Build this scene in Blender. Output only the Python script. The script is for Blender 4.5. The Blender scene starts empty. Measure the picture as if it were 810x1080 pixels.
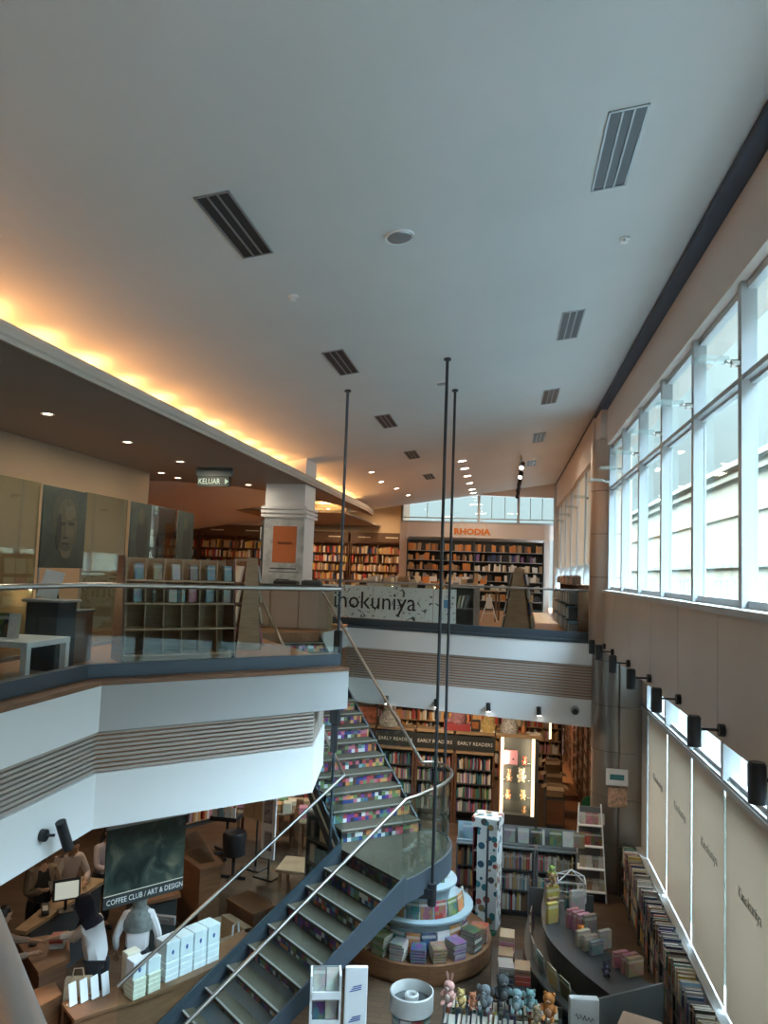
import bpy, math, random
from mathutils import Vector, Matrix
C = bpy.context.scene
COL = C.collection
R = math.radians
random.seed(7)

# ------------------------------------------------------------------ camera, sky, sun, exposure
cam = bpy.data.objects.new('camera', bpy.data.cameras.new('camera'))
COL.objects.link(cam)
cam.data.lens = 800 / 1080 * 36
cam.data.sensor_width = 36
cam.data.clip_start = 0.02
_rows = ((0.98691057, 0.02205717, -0.15975298), (0.15745301, 0.08241681, 0.98408131), (0.03487238, -0.99635383, 0.07786505))
m = Matrix([(r[0], -r[1], -r[2]) for r in _rows]).to_4x4()
m.translation = (0, 0, 5.87)
cam.matrix_world = m
C.camera = cam
C.view_settings.view_transform = 'Standard'
C.view_settings.look = 'None'
C.view_settings.gamma = 1
C.view_settings.use_curve_mapping = False
C.view_settings.exposure = 0.58
C.cycles.use_denoising = True
C.cycles.max_bounces = 8
C.cycles.diffuse_bounces = 5
C.cycles.transparent_max_bounces = 24
C.cycles.caustics_reflective = False
C.cycles.caustics_refractive = False
C.cycles.sample_clamp_indirect = 6.0

SKY = 1.0
w = bpy.data.worlds.new('sky'); C.world = w; w.use_nodes = True
nt = w.node_tree; nt.nodes.clear()
tc = nt.nodes.new('ShaderNodeTexCoord'); sx = nt.nodes.new('ShaderNodeSeparateXYZ')
nt.links.new(tc.outputs['Generated'], sx.inputs[0])
rp = nt.nodes.new('ShaderNodeValToRGB')
rp.color_ramp.elements[0].position = 0.0; rp.color_ramp.elements[0].color = (.40, .48, .50, 1)
rp.color_ramp.elements[1].position = 1.0; rp.color_ramp.elements[1].color = (36, 46, 55, 1)
e = rp.color_ramp.elements.new(.22); e.color = (.50, .66, .72, 1)
e = rp.color_ramp.elements.new(.44); e.color = (.62, .78, .84, 1)
e = rp.color_ramp.elements.new(.57); e.color = (9, 11.8, 14.6, 1)
e = rp.color_ramp.elements.new(.76); e.color = (27, 35, 43, 1)
nz = nt.nodes.new('ShaderNodeTexNoise'); nz.inputs['Scale'].default_value = 2.2; nz.inputs['Detail'].default_value = 5
nt.links.new(tc.outputs['Generated'], nz.inputs['Vector'])
cr = nt.nodes.new('ShaderNodeValToRGB'); cr.color_ramp.elements[0].position = .42; cr.color_ramp.elements[1].position = .62
nt.links.new(nz.outputs[0], cr.inputs[0])
mx = nt.nodes.new('ShaderNodeMix'); mx.data_type = 'RGBA'; mx.blend_type = 'MULTIPLY'; mx.inputs['B'].default_value = (1.25, 1.2, 1.15, 1)
nt.links.new(sx.outputs['Z'], rp.inputs[0]); nt.links.new(rp.outputs[0], mx.inputs['A']); nt.links.new(cr.outputs[0], mx.inputs['Factor'])
bg = nt.nodes.new('ShaderNodeBackground'); bg.inputs['Strength'].default_value = SKY
ow = nt.nodes.new('ShaderNodeOutputWorld')
nt.links.new(mx.outputs['Result'], bg.inputs[0]); nt.links.new(bg.outputs[0], ow.inputs[0])

def sun(energy, rot, color):
    l = bpy.data.lights.new('sun', 'SUN'); l.energy = energy; l.angle = R(3); l.color = color
    o = bpy.data.objects.new('sun', l); COL.objects.link(o); o.rotation_euler = rot; o.location = (-10, -10, 30)
sun(0.6, (R(48), 0, R(-62)), (1, .93, .82))

def area(name, loc, rot, sx_, sy_, power, color=(1, 1, 1), portal=False):
    l = bpy.data.lights.new(name, 'AREA'); l.shape = 'RECTANGLE'; l.size = sx_; l.size_y = sy_; l.energy = power; l.color = color
    o = bpy.data.objects.new(name, l); COL.objects.link(o); o.location = loc; o.rotation_euler = rot
    if portal: l.cycles.is_portal = True
    return o
# daylight portals in the window openings (they only steer sky sampling)
area('portal', (2.3, 3.6, 7.05), (0, R(90), 0), 2.9, 23.6, 1, portal=True)
area('portal', (2.9, 3.6, 2.7), (0, R(90), 0), 3.6, 23.6, 1, portal=True)
area('portal', (2.1, 21.8, 7.0), (0, R(90), 0), 2.9, 11.4, 1, portal=True)
area('portal', (-1.1, 28.3, 8.2), (R(-90), 0, 0), 5.8, 1.2, 1, portal=True)
# warm area lights added over the lower sales floor as its unseen downlights
for (x, y, p) in ((-6.6, 11.5, 26), (-5.2, 10.2, 16), (-8.5, 14.5, 30), (-5.2, 17.8, 60), (-1.6, 17.4, 34), (0.4, 17.3, 22), (-1.2, 21.5, 60), (1.2, 23.2, 80), (-.4, 14.9, 30), (.6, 14.6, 26), (-5.5, 22, 60), (-6.0, 7.0, 16)):
    area('downlight_and_fill', (x, y, 2.96), (0, 0, 0), .5, .5, p * (.42 if y < 15 else .62), (1, .74, .48))
# upper floor soffit downlights
for (x, y, p) in ((-5.8, 8.7, 16), (-5.8, 10.8, 16), (-5.8, 12.8, 16), (-5.8, 15.6, 12)):
    area('downlight_and_fill', (x, y, 7.68), (0, 0, 0), .25, .25, p, (1, .86, .66))
for (x, y, z, p) in ((-8.5, 28.2, 7.55, 60), (-6.3, 28.4, 7.55, 60), (-11, 25.3, 7.55, 90), (-8.6, 24.6, 7.55, 45), (-4.9, 28.6, 8.2, 60), (-2.6, 22.4, 8.4, 60), (-1.2, 26.4, 8.6, 50), (-6.8, 19.2, 7.9, 40), (-11, 20.5, 7.9, 60), (.3, 18.6, 8.9, 60), (-1.2, 20.8, 8.7, 60)):  # area fills added to brighten the rear shelves and far gallery
    area('downlight_and_fill', (x, y, z), (0, 0, 0), .5, .5, p * .42, (1, .68, .40) if x < -2 else (1, .82, .62))

# ------------------------------------------------------------------ mesh builder
class MB:
    def __init__(s): s.v = []; s.f = []; s.mi = []; s.sm = []
    def add(s, vs, fs, m=0, smooth=False):
        b = len(s.v); s.v.extend([tuple(v) for v in vs])
        for f in fs: s.f.append([i + b for i in f]); s.mi.append(m); s.sm.append(smooth)
        return s
    def box(s, x0, x1, y0, y1, z0, z1, m=0):
        return s.add([(x0, y0, z0), (x1, y0, z0), (x1, y1, z0), (x0, y1, z0), (x0, y0, z1), (x1, y0, z1), (x1, y1, z1), (x0, y1, z1)],
                     [(3, 2, 1, 0), (4, 5, 6, 7), (0, 1, 5, 4), (1, 2, 6, 5), (2, 3, 7, 6), (3, 0, 4, 7)], m)
    def obox(s, c, size, rz=0, m=0, tilt=0, roll=0):
        M = Matrix.Translation(c) @ Matrix.Rotation(rz, 4, 'Z') @ Matrix.Rotation(tilt, 4, 'X') @ Matrix.Rotation(roll, 4, 'Y')
        a, b, d = size[0] / 2, size[1] / 2, size[2] / 2
        vs = [M @ Vector(p) for p in ((-a, -b, -d), (a, -b, -d), (a, b, -d), (-a, b, -d), (-a, -b, d), (a, -b, d), (a, b, d), (-a, b, d))]
        return s.add(vs, [(3, 2, 1, 0), (4, 5, 6, 7), (0, 1, 5, 4), (1, 2, 6, 5), (2, 3, 7, 6), (3, 0, 4, 7)], m)
    def rbox(s, x0, x1, y0, y1, z0, z1, b=.01, m=0):   # box with bevelled vertical and top edges
        pts = [(x0 + b, y0), (x1 - b, y0), (x1, y0 + b), (x1, y1 - b), (x1 - b, y1), (x0 + b, y1), (x0, y1 - b), (x0, y0 + b)]
        cx, cy = (x0 + x1) / 2, (y0 + y1) / 2
        ins = [(cx + (x - cx) * (1 - 2 * b / max(x1 - x0, 1e-6)), cy + (y - cy) * (1 - 2 * b / max(y1 - y0, 1e-6))) for x, y in pts]
        vs = [(x, y, z0) for x, y in pts] + [(x, y, z1 - b) for x, y in pts] + [(x, y, z1) for x, y in ins]
        fs = [tuple(range(7, -1, -1)), tuple(range(16, 24))]
        for k in (0, 8):
            for i in range(8): j = (i + 1) % 8; fs.append((k + i, k + j, k + 8 + j, k + 8 + i))
        return s.add(vs, fs, m)
    def prism(s, poly, z0, z1, m=0, mb=None):
        n = len(poly)
        zt = z1 if isinstance(z1, (list, tuple)) else [z1] * n
        zb = z0 if isinstance(z0, (list, tuple)) else [z0] * n
        vs = [(p[0], p[1], zb[i]) for i, p in enumerate(poly)] + [(p[0], p[1], zt[i]) for i, p in enumerate(poly)]
        s.add(vs, [tuple(range(n, 2 * n))] + [(i, (i + 1) % n, n + (i + 1) % n, n + i) for i in range(n)], m)
        b = len(s.v) - 2 * n
        s.f.append([b + i for i in range(n - 1, -1, -1)]); s.mi.append(m if mb is None else mb); s.sm.append(False)
        return s
    def cyl(s, p0, p1, r0, r1=None, n=12, m=0, caps=True, smooth=True):
        r1 = r0 if r1 is None else r1
        p0, p1 = Vector(p0), Vector(p1); d = (p1 - p0).normalized()
        a = d.orthogonal().normalized(); b = d.cross(a)
        ring = [(a * math.cos(2 * math.pi * i / n) + b * math.sin(2 * math.pi * i / n)) for i in range(n)]
        vs = [p0 + r * r0 for r in ring] + [p1 + r * r1 for r in ring]
        s.add(vs, [(i, (i + 1) % n, n + (i + 1) % n, n + i) for i in range(n)], m, smooth)
        if caps:
            b_ = len(s.v) - 2 * n
            s.f += [[b_ + i for i in range(n - 1, -1, -1)], [b_ + n + i for i in range(n)]]; s.mi += [m, m]; s.sm += [False, False]
        return s
    def tube(s, pts, r, n=8, m=0, closed=False):
        pts = [Vector(p) for p in pts]; N = len(pts); base = len(s.v)
        rr = r if isinstance(r, (list, tuple)) else [r] * N
        up = None
        for i, p in enumerate(pts):
            d = (pts[min(i + 1, N - 1)] - pts[max(i - 1, 0)]).normalized()
            if up is None: up = d.orthogonal().normalized()
            up = (up - d * up.dot(d)).normalized(); b = d.cross(up)
            for k in range(n):
                t = 2 * math.pi * k / n
                s.v.append(tuple(p + (up * math.cos(t) + b * math.sin(t)) * rr[i]))
        for i in range(N - 1):
            for k in range(n):
                s.f.append([base + i * n + k, base + i * n + (k + 1) % n, base + (i + 1) * n + (k + 1) % n, base + (i + 1) * n + k]); s.mi.append(m); s.sm.append(True)
        s.f += [[base + k for k in range(n - 1, -1, -1)], [base + (N - 1) * n + k for k in range(n)]]; s.mi += [m, m]; s.sm += [False, False]
        return s
    def lathe(s, prof, n=24, c=(0, 0, 0), m=0, smooth=True, a0=0, a1=2 * math.pi):
        full = abs(a1 - a0 - 2 * math.pi) < 1e-6
        k = n if full else n + 1
        vs = []
        for r, z in prof:
            for i in range(k):
                t = a0 + (a1 - a0) * i / n
                vs.append((c[0] + r * math.cos(t), c[1] + r * math.sin(t), c[2] + z))
        fs = []
        for j in range(len(prof) - 1):
            for i in range(n if full else n):
                i2 = (i + 1) % k
                fs.append((j * k + i, j * k + i2, (j + 1) * k + i2, (j + 1) * k + i))
        return s.add(vs, fs, m, smooth)
    def ell(s, c, r, m=0, n=12, rot=None, squash=None):
        r = (r, r, r) if not isinstance(r, (list, tuple)) else r
        vs = []; h = max(4, n // 2 + 1)
        Mr = Matrix.Identity(3) if rot is None else rot
        for j in range(h + 1):
            p = math.pi * j / h
            for i in range(n):
                t = 2 * math.pi * i / n
                q = Mr @ Vector((r[0] * math.sin(p) * math.cos(t), r[1] * math.sin(p) * math.sin(t), r[2] * math.cos(p)))
                vs.append((c[0] + q.x, c[1] + q.y, c[2] + q.z))
        fs = [(j * n + i, (j + 1) * n + i, (j + 1) * n + (i + 1) % n, j * n + (i + 1) % n) for j in range(h) for i in range(n)]
        return s.add(vs, fs, m, True)
    def sweep(s, path, prof, m=0, caps=True):    # profile (outward, z) along plan path; outward is to the travel's right
        P = [Vector((p[0], p[1])) for p in path]; N = len(P); k = len(prof); base = len(s.v)
        for i in range(N):
            d0 = (P[i] - P[i - 1]).normalized() if i > 0 else (P[1] - P[0]).normalized()
            d1 = (P[i + 1] - P[i]).normalized() if i < N - 1 else d0
            n0 = Vector((d0.y, -d0.x)); n1 = Vector((d1.y, -d1.x)); nn = n0 + n1
            nn = nn.normalized(); nn = nn / max(nn.dot(n0), .3)
            for o_, z in prof: s.v.append((P[i].x + nn.x * o_, P[i].y + nn.y * o_, z))
        for i in range(N - 1):
            for j in range(k):
                j2 = (j + 1) % k
                s.f.append([base + i * k + j, base + i * k + j2, base + (i + 1) * k + j2, base + (i + 1) * k + j]); s.mi.append(m); s.sm.append(False)
        if caps:
            s.f += [[base + j for j in range(k)], [base + (N - 1) * k + j for j in range(k - 1, -1, -1)]]; s.mi += [m, m]; s.sm += [False, False]
        return s
    def mesh(s, name, mats, off=(0, 0, 0)):
        me = bpy.data.meshes.new(name)
        me.from_pydata([(v[0] - off[0], v[1] - off[1], v[2] - off[2]) for v in s.v], [], s.f)
        for q in (mats if isinstance(mats, (list, tuple)) else [mats]): me.materials.append(q)
        me.polygons.foreach_set('material_index', s.mi); me.polygons.foreach_set('use_smooth', s.sm)
        me.validate(); me.update()
        if any(s.sm): me.set_sharp_from_angle(angle=R(40))
        return me

def link(name, data, parent=None, loc=(0, 0, 0), rz=0):
    o = bpy.data.objects.new(name, data); COL.objects.link(o); o.location = loc; o.rotation_euler = (0, 0, rz)
    if parent is not None: o.parent = parent
    return o
def props(o, label, cat, group=None):
    o['label'] = label; o['category'] = cat
    if group: o['group'] = group
    return o
def thing(name, label, cat, loc=(0, 0, 0), rz=0, group=None):
    o = link(name, None, None, loc, rz); o.empty_display_size = .1
    return props(o, label, cat, group)
def part(name, mb, mats, parent, world=False, label=None):
    off = tuple(parent.location) if world else (0, 0, 0)
    o = link(name, mb.mesh(name, mats, off), parent)
    if label: o['label'] = label
    return o
def solo(name, mb, mats, label, cat, loc=(0, 0, 0), rz=0, group=None):
    return props(link(name, mb.mesh(name, mats), None, loc, rz), label, cat, group)
def struct(name, mb, mats, parent=None):
    o = link(name, mb.mesh(name, mats), parent)
    if parent is None: o['kind'] = 'structure'
    return o
def copy_tree(o, loc=None, rz=None, label=None, parent=None):
    c = o.copy(); COL.objects.link(c)
    if parent is not None: c.parent = parent
    if loc is not None: c.location = loc
    if rz is not None: c.rotation_euler = (0, 0, rz)
    if label: c['label'] = label
    for ch in list(o.children): copy_tree(ch, parent=c)
    return c
def text(name, body, size, origin, xdir, zdir, mat, parent=None, extrude=.002, align='LEFT', font_x=1.0, world=True, bold=0):
    cu = bpy.data.curves.new('t', 'FONT'); cu.body = body; cu.size = size; cu.extrude = extrude; cu.align_x = align; cu.offset = bold; cu.resolution_u = 2
    to = bpy.data.objects.new('t', cu); COL.objects.link(to)
    bpy.context.view_layer.update()
    me = bpy.data.meshes.new_from_object(to.evaluated_get(bpy.context.evaluated_depsgraph_get()))
    bpy.data.objects.remove(to); bpy.data.curves.remove(cu)
    X = Vector(xdir).normalized(); Z = Vector(zdir); Z = (Z - X * Z.dot(X)).normalized(); N = X.cross(Z)
    Mx = Matrix((X * font_x, Z, N)).transposed().to_4x4(); Mx.translation = Vector(origin) - (Vector(parent.location) if parent is not None and world else Vector((0, 0, 0)))
    me.transform(Mx); me.materials.clear(); me.materials.append(mat)
    return link(name, me, parent)

# ------------------------------------------------------------------ materials
def mat(name, col, rough=.6, metal=0, spec=.5, emit=None, es=0, noise=None, bump=0, nscale=20):
    m_ = bpy.data.materials.new(name); m_.use_nodes = True
    b = m_.node_tree.nodes['Principled BSDF']; N = m_.node_tree.nodes; L = m_.node_tree.links
    b.inputs['Base Color'].default_value = (*col, 1); b.inputs['Roughness'].default_value = rough
    b.inputs['Metallic'].default_value = metal; b.inputs['Specular IOR Level'].default_value = spec
    if emit: b.inputs['Emission Color'].default_value = (*emit, 1); b.inputs['Emission Strength'].default_value = es
    if noise or bump:
        t = N.new('ShaderNodeTexCoord'); n = N.new('ShaderNodeTexNoise'); n.inputs['Scale'].default_value = nscale; n.inputs['Detail'].default_value = 4
        L.new(t.outputs['Object'], n.inputs['Vector'])
        if noise:
            r = N.new('ShaderNodeValToRGB'); r.color_ramp.elements[0].position = .3; r.color_ramp.elements[1].position = .7
            r.color_ramp.elements[0].color = (*[max(0, c * (1 - noise)) for c in col], 1); r.color_ramp.elements[1].color = (*[min(1, c * (1 + noise)) for c in col], 1)
            L.new(n.outputs[0], r.inputs[0]); L.new(r.outputs[0], b.inputs['Base Color'])
        if bump:
            bp = N.new('ShaderNodeBump'); bp.inputs['Strength'].default_value = bump; bp.inputs['Distance'].default_value = .01
            L.new(n.outputs[0], bp.inputs['Height']); L.new(bp.outputs[0], b.inputs['Normal'])
    return m_
def wood(name, c1, c2, scale=3, rough=.45, axis=(1, 1, 12)):
    m_ = bpy.data.materials.new(name); m_.use_nodes = True; N = m_.node_tree.nodes; L = m_.node_tree.links; b = N['Principled BSDF']
    t = N.new('ShaderNodeTexCoord'); mp = N.new('ShaderNodeMapping'); mp.inputs['Scale'].default_value = axis
    n = N.new('ShaderNodeTexNoise'); n.inputs['Scale'].default_value = scale; n.inputs['Detail'].default_value = 6; n.inputs['Distortion'].default_value = .6
    r = N.new('ShaderNodeValToRGB'); r.color_ramp.elements[0].color = (*c1, 1); r.color_ramp.elements[1].color = (*c2, 1)
    r.color_ramp.elements[0].position = .3; r.color_ramp.elements[1].position = .7
    L.new(t.outputs['Object'], mp.inputs[0]); L.new(mp.outputs[0], n.inputs['Vector']); L.new(n.outputs[0], r.inputs[0]); L.new(r.outputs[0], b.inputs['Base Color'])
    b.inputs['Roughness'].default_value = rough
    return m_
def glassmat(name, tint=(.93, .965, .96), refl=.016, rough=.02):
    m_ = bpy.data.materials.new(name); m_.use_nodes = True; N = m_.node_tree.nodes; L = m_.node_tree.links
    N.clear(); o = N.new('ShaderNodeOutputMaterial'); mxs = N.new('ShaderNodeMixShader'); t = N.new('ShaderNodeBsdfTransparent'); g = N.new('ShaderNodeBsdfGlossy')
    t.inputs[0].default_value = (*tint, 1); g.inputs['Roughness'].default_value = rough; g.inputs[0].default_value = (.9, 1, .98, 1)
    lw = N.new('ShaderNodeLayerWeight'); lw.inputs[0].default_value = .5; pw = N.new('ShaderNodeMath'); pw.operation = 'POWER'; pw.inputs[1].default_value = 4
    ad = N.new('ShaderNodeMath'); ad.operation = 'MULTIPLY_ADD'; ad.inputs[1].default_value = .28; ad.inputs[2].default_value = refl
    L.new(lw.outputs['Facing'], pw.inputs[0]); L.new(pw.outputs[0], ad.inputs[0]); L.new(ad.outputs[0], mxs.inputs[0])
    L.new(t.outputs[0], mxs.inputs[1]); L.new(g.outputs[0], mxs.inputs[2]); L.new(mxs.outputs[0], o.inputs[0])
    return m_
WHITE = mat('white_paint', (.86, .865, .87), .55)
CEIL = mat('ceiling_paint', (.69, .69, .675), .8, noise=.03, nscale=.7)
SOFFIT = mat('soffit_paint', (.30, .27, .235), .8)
TANWALL = mat('tan_wall', (.46, .33, .215), .8)
CREAM = mat('cream_wall', (.80, .62, .42), .8)
PANEL = mat('clad_panel', (.58, .52, .465), .42, metal=.25, noise=.04, nscale=1.2)
LIP = mat('warm_lip_paint', (.62, .55, .475), .7)
BULK = mat('bulkhead_paint', (.74, .64, .57), .7)
STRIP = mat('dark_slot', (.045, .065, .095), .6)
LOUV = mat('louvre_tan', (.45, .385, .34), .5)
LOUVD = mat('louvre_recess', (.07, .055, .045), .8)
STEELD = mat('blue_grey_steel', (.07, .09, .112), .45, metal=.3)
BLACK = mat('black_metal', (.02, .022, .026), .45)
CHROME = mat('brushed_steel', (.46, .44, .41), .28, metal=1)
BRUSH = mat('satin_tube', (.50, .48, .46), .38, metal=1)
GREYM = mat('grey_metal', (.35, .36, .37), .4, metal=.6)
ALU = mat('white_aluminium', (.47, .49, .50), .45)
COLM = mat('column_cladding', (.30, .275, .25), .32, metal=.75, noise=.08, nscale=.9)
COLU = mat('column_cladding_bronze', (.50, .39, .31), .36, metal=.5, noise=.06, nscale=.9)
TERR = mat('terrazzo_tread', (.098, .082, .060), .75, spec=.2, noise=.35, nscale=55)
NOSE = mat('nosing_strip', (.27, .25, .22), .5)
WOODT = wood('oak_wood', (.30, .20, .115), (.43, .30, .18))
WOODL = wood('light_oak', (.42, .29, .17), (.54, .39, .24))
WOODB = wood('brown_wood', (.155, .068, .032), (.235, .112, .054))
WOODR = wood('red_brown_wood', (.12, .055, .03), (.19, .09, .05))
WOODO = wood('orange_floor_wood', (.27, .11, .045), (.38, .17, .07), axis=(12, 1, 1))
BLIND = None
PAPER = mat('page_paper', (.46, .42, .36), .8)
CARD = mat('cardboard', (.46, .33, .21), .8, noise=.08)
WCARD = mat('white_card', (.78, .80, .82), .6)
CREAMC = mat('cream_card', (.72, .68, .54), .6)
DGREY = mat('dark_grey_laminate', (.055, .06, .065), .5)
MGREY = mat('shelf_grey', (.16, .18, .19), .5)
BLUEG = mat('pale_blue_laminate', (.30, .40, .45), .5)
SIGNB = mat('sign_board_dark', (.03, .035, .035), .5)
LETW = mat('white_lettering', (.75, .75, .72), .6)
LETB = mat('black_lettering', (.02, .02, .02), .5)
LETO = mat('orange_lettering', (.75, .22, .03), .5)
ORANGE = mat('orange_print', (.62, .17, .05), .6)
GLASS = glassmat('clear_glass')
GLASSC = glassmat('curved_glass', (.88, .93, .92), .07)
GLASSW = glassmat('window_glass', (.94, .995, .985), .04)
GLASSP = glassmat('smoked_partition_glass', (.62, .66, .60), .10)
ACRYL = glassmat('acrylic', (.85, .87, .88), .16, .12)
LAMPW = mat('lamp_warm', (1, .9, .7), emit=(1, .80, .52), es=12)
LAMPC = mat('lamp_white', (1, .95, .85), emit=(1, .93, .82), es=16)
LEDW = mat('led_tube', (1, .85, .6), emit=(1, .74, .42), es=1.7)
CARPET = None

def nodes_of(name):
    m_ = bpy.data.materials.new(name); m_.use_nodes = True
    return m_, m_.node_tree.nodes, m_.node_tree.links, m_.node_tree.nodes['Principled BSDF']
# lower floor: dark brown ribbed planks
CARPET, N, L, b = nodes_of('brown_carpet_planks')
t = N.new('ShaderNodeTexCoord'); br = N.new('ShaderNodeTexBrick'); br.inputs['Scale'].default_value = 1.0
br.inputs['Brick Width'].default_value = .5; br.inputs['Row Height'].default_value = .125; br.inputs['Mortar Size'].default_value = .004
br.inputs['Color1'].default_value = (.10, .058, .034, 1); br.inputs['Color2'].default_value = (.155, .09, .052, 1); br.inputs['Mortar'].default_value = (.06, .035, .02, 1)
n = N.new('ShaderNodeTexNoise'); n.inputs['Scale'].default_value = 60; mxx = N.new('ShaderNodeMix'); mxx.data_type = 'RGBA'; mxx.blend_type = 'MULTIPLY'; mxx.inputs['Factor'].default_value = .5
L.new(t.outputs['Object'], br.inputs['Vector']); L.new(t.outputs['Object'], n.inputs['Vector']); L.new(br.outputs[0], mxx.inputs['A']); L.new(n.outputs[0], mxx.inputs['B']); L.new(mxx.outputs['Result'], b.inputs['Base Color'])
b.inputs['Roughness'].default_value = .6
# blinds: translucent fabric
BLIND, N, L, b = nodes_of('blind_fabric')
b.inputs['Base Color'].default_value = (.66, .58, .50, 1); b.inputs['Roughness'].default_value = .9
tr = N.new('ShaderNodeBsdfTranslucent'); tr.inputs[0].default_value = (.62, .54, .46, 1); ms = N.new('ShaderNodeMixShader'); ms.inputs[0].default_value = .32
L.new(b.outputs[0], ms.inputs[1]); L.new(tr.outputs[0], ms.inputs[2]); L.new(ms.outputs[0], N['Material Output'].inputs[0])
# riser mosaic: random coloured squares, more vivid in patches; object space x along the tread, z up
MOSAIC, N, L, b = nodes_of('riser_mosaic')
t = N.new('ShaderNodeTexCoord'); sc_ = N.new('ShaderNodeVectorMath'); sc_.operation = 'MULTIPLY'; sc_.inputs[1].default_value = (1 / .062, 0, 1 / .059)
fl = N.new('ShaderNodeVectorMath'); fl.operation = 'FLOOR'; oi = N.new('ShaderNodeObjectInfo'); ad = N.new('ShaderNodeVectorMath'); ad.operation = 'ADD'
wn = N.new('ShaderNodeTexWhiteNoise'); rmp = N.new('ShaderNodeValToRGB'); rmp.color_ramp.interpolation = 'CONSTANT'
sc2 = N.new('ShaderNodeVectorMath'); sc2.operation = 'SCALE'; sc2.inputs['Scale'].default_value = .17
nzz = N.new('ShaderNodeTexNoise'); nzz.inputs['Scale'].default_value = 1.3
mth = N.new('ShaderNodeMath'); mth.operation = 'MULTIPLY_ADD'; mth.inputs[1].default_value = .62
mt2 = N.new('ShaderNodeMath'); mt2.operation = 'MULTIPLY_ADD'; mt2.inputs[1].default_value = 1.1; mt2.inputs[2].default_value = -.35
pal = [(.02, .02, .025), (.06, .14, .26), (.22, .36, .44), (.10, .20, .20), (.03, .06, .20), (.62, .64, .64), (.03, .03, .035), (.16, .05, .24), (.16, .24, .10), (.10, .05, .04), (.46, .07, .08), (.50, .16, .22), (.60, .22, .07), (.62, .33, .12)]
for i, c in enumerate(pal):
    if i < 2: q = rmp.color_ramp.elements[i]; q.position = i / len(pal)
    else: q = rmp.color_ramp.elements.new(i / len(pal))
    q.color = (*c, 1)
L.new(t.outputs['Object'], sc_.inputs[0]); L.new(sc_.outputs[0], fl.inputs[0]); L.new(fl.outputs[0], ad.inputs[0]); L.new(oi.outputs['Random'], ad.inputs[1])
L.new(ad.outputs[0], wn.inputs['Vector']); L.new(ad.outputs[0], sc2.inputs[0]); L.new(sc2.outputs[0], nzz.inputs['Vector'])
sxm = N.new('ShaderNodeSeparateXYZ'); gt = N.new('ShaderNodeMath'); gt.operation = 'GREATER_THAN'; gt.inputs[1].default_value = 17.5; L.new(fl.outputs[0], sxm.inputs[0]); L.new(sxm.outputs['X'], gt.inputs[0])
gm = N.new('ShaderNodeMath'); gm.operation = 'MULTIPLY_ADD'; gm.inputs[1].default_value = .38
L.new(wn.outputs['Value'], mth.inputs[0]); L.new(nzz.outputs[0], mt2.inputs[0]); L.new(mt2.outputs[0], mth.inputs[2])
L.new(gt.outputs[0], gm.inputs[0]); L.new(mth.outputs[0], gm.inputs[2]); L.new(gm.outputs[0], rmp.inputs[0]); L.new(rmp.outputs[0], b.inputs['Base Color']); b.inputs['Roughness'].default_value = .45
# book covers: object colour with a printed picture and title band
def cover_mat(name, busy):
    m_, N, L, b = nodes_of(name)
    oi = N.new('ShaderNodeObjectInfo'); t = N.new('ShaderNodeTexCoord'); v = N.new('ShaderNodeTexVoronoi'); v.inputs['Scale'].default_value = 2.4
    m1 = N.new('ShaderNodeMath'); m1.operation = 'MULTIPLY'; m1.inputs[1].default_value = 91
    a = N.new('ShaderNodeVectorMath'); a.operation = 'ADD'; L.new(oi.outputs['Random'], m1.inputs[0]); L.new(t.outputs['Generated'], a.inputs[0]); L.new(m1.outputs[0], a.inputs[1])
    L.new(a.outputs[0], v.inputs['Vector'])
    mx = N.new('ShaderNodeMix'); mx.data_type = 'RGBA'; mx.inputs['Factor'].default_value = busy
    dk = N.new('ShaderNodeVectorMath'); dk.operation = 'MULTIPLY'; dk.inputs[1].default_value = (.42, .32, .24); L.new(v.outputs['Color'], dk.inputs[0])
    L.new(oi.outputs['Color'], mx.inputs['A']); L.new(dk.outputs[0], mx.inputs['B'])
    sp = N.new('ShaderNodeSeparateXYZ'); L.new(t.outputs['Generated'], sp.inputs[0])
    g1 = N.new('ShaderNodeMath'); g1.operation = 'COMPARE'; g1.inputs[1].default_value = .80; g1.inputs[2].default_value = .07; L.new(sp.outputs['Z'], g1.inputs[0])
    g2 = N.new('ShaderNodeMath'); g2.operation = 'MULTIPLY'; g2.inputs[1].default_value = .55; L.new(g1.outputs[0], g2.inputs[0])
    mx2 = N.new('ShaderNodeMix'); mx2.data_type = 'RGBA'; mx2.inputs['B'].default_value = (.62, .60, .55, 1)
    L.new(g2.outputs[0], mx2.inputs['Factor']); L.new(mx.outputs['Result'], mx2.inputs['A']); L.new(mx2.outputs['Result'], b.inputs['Base Color'])
    b.inputs['Roughness'].default_value = .35
    return m_
COVER = cover_mat('book_cover', .14)
PICT = cover_mat('picture_cover', .36)
BOXM = None
OBJC, N, L, b = nodes_of('tinted')
oi = N.new('ShaderNodeObjectInfo'); L.new(oi.outputs['Color'], b.inputs['Base Color']); b.inputs['Roughness'].default_value = .7
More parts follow.
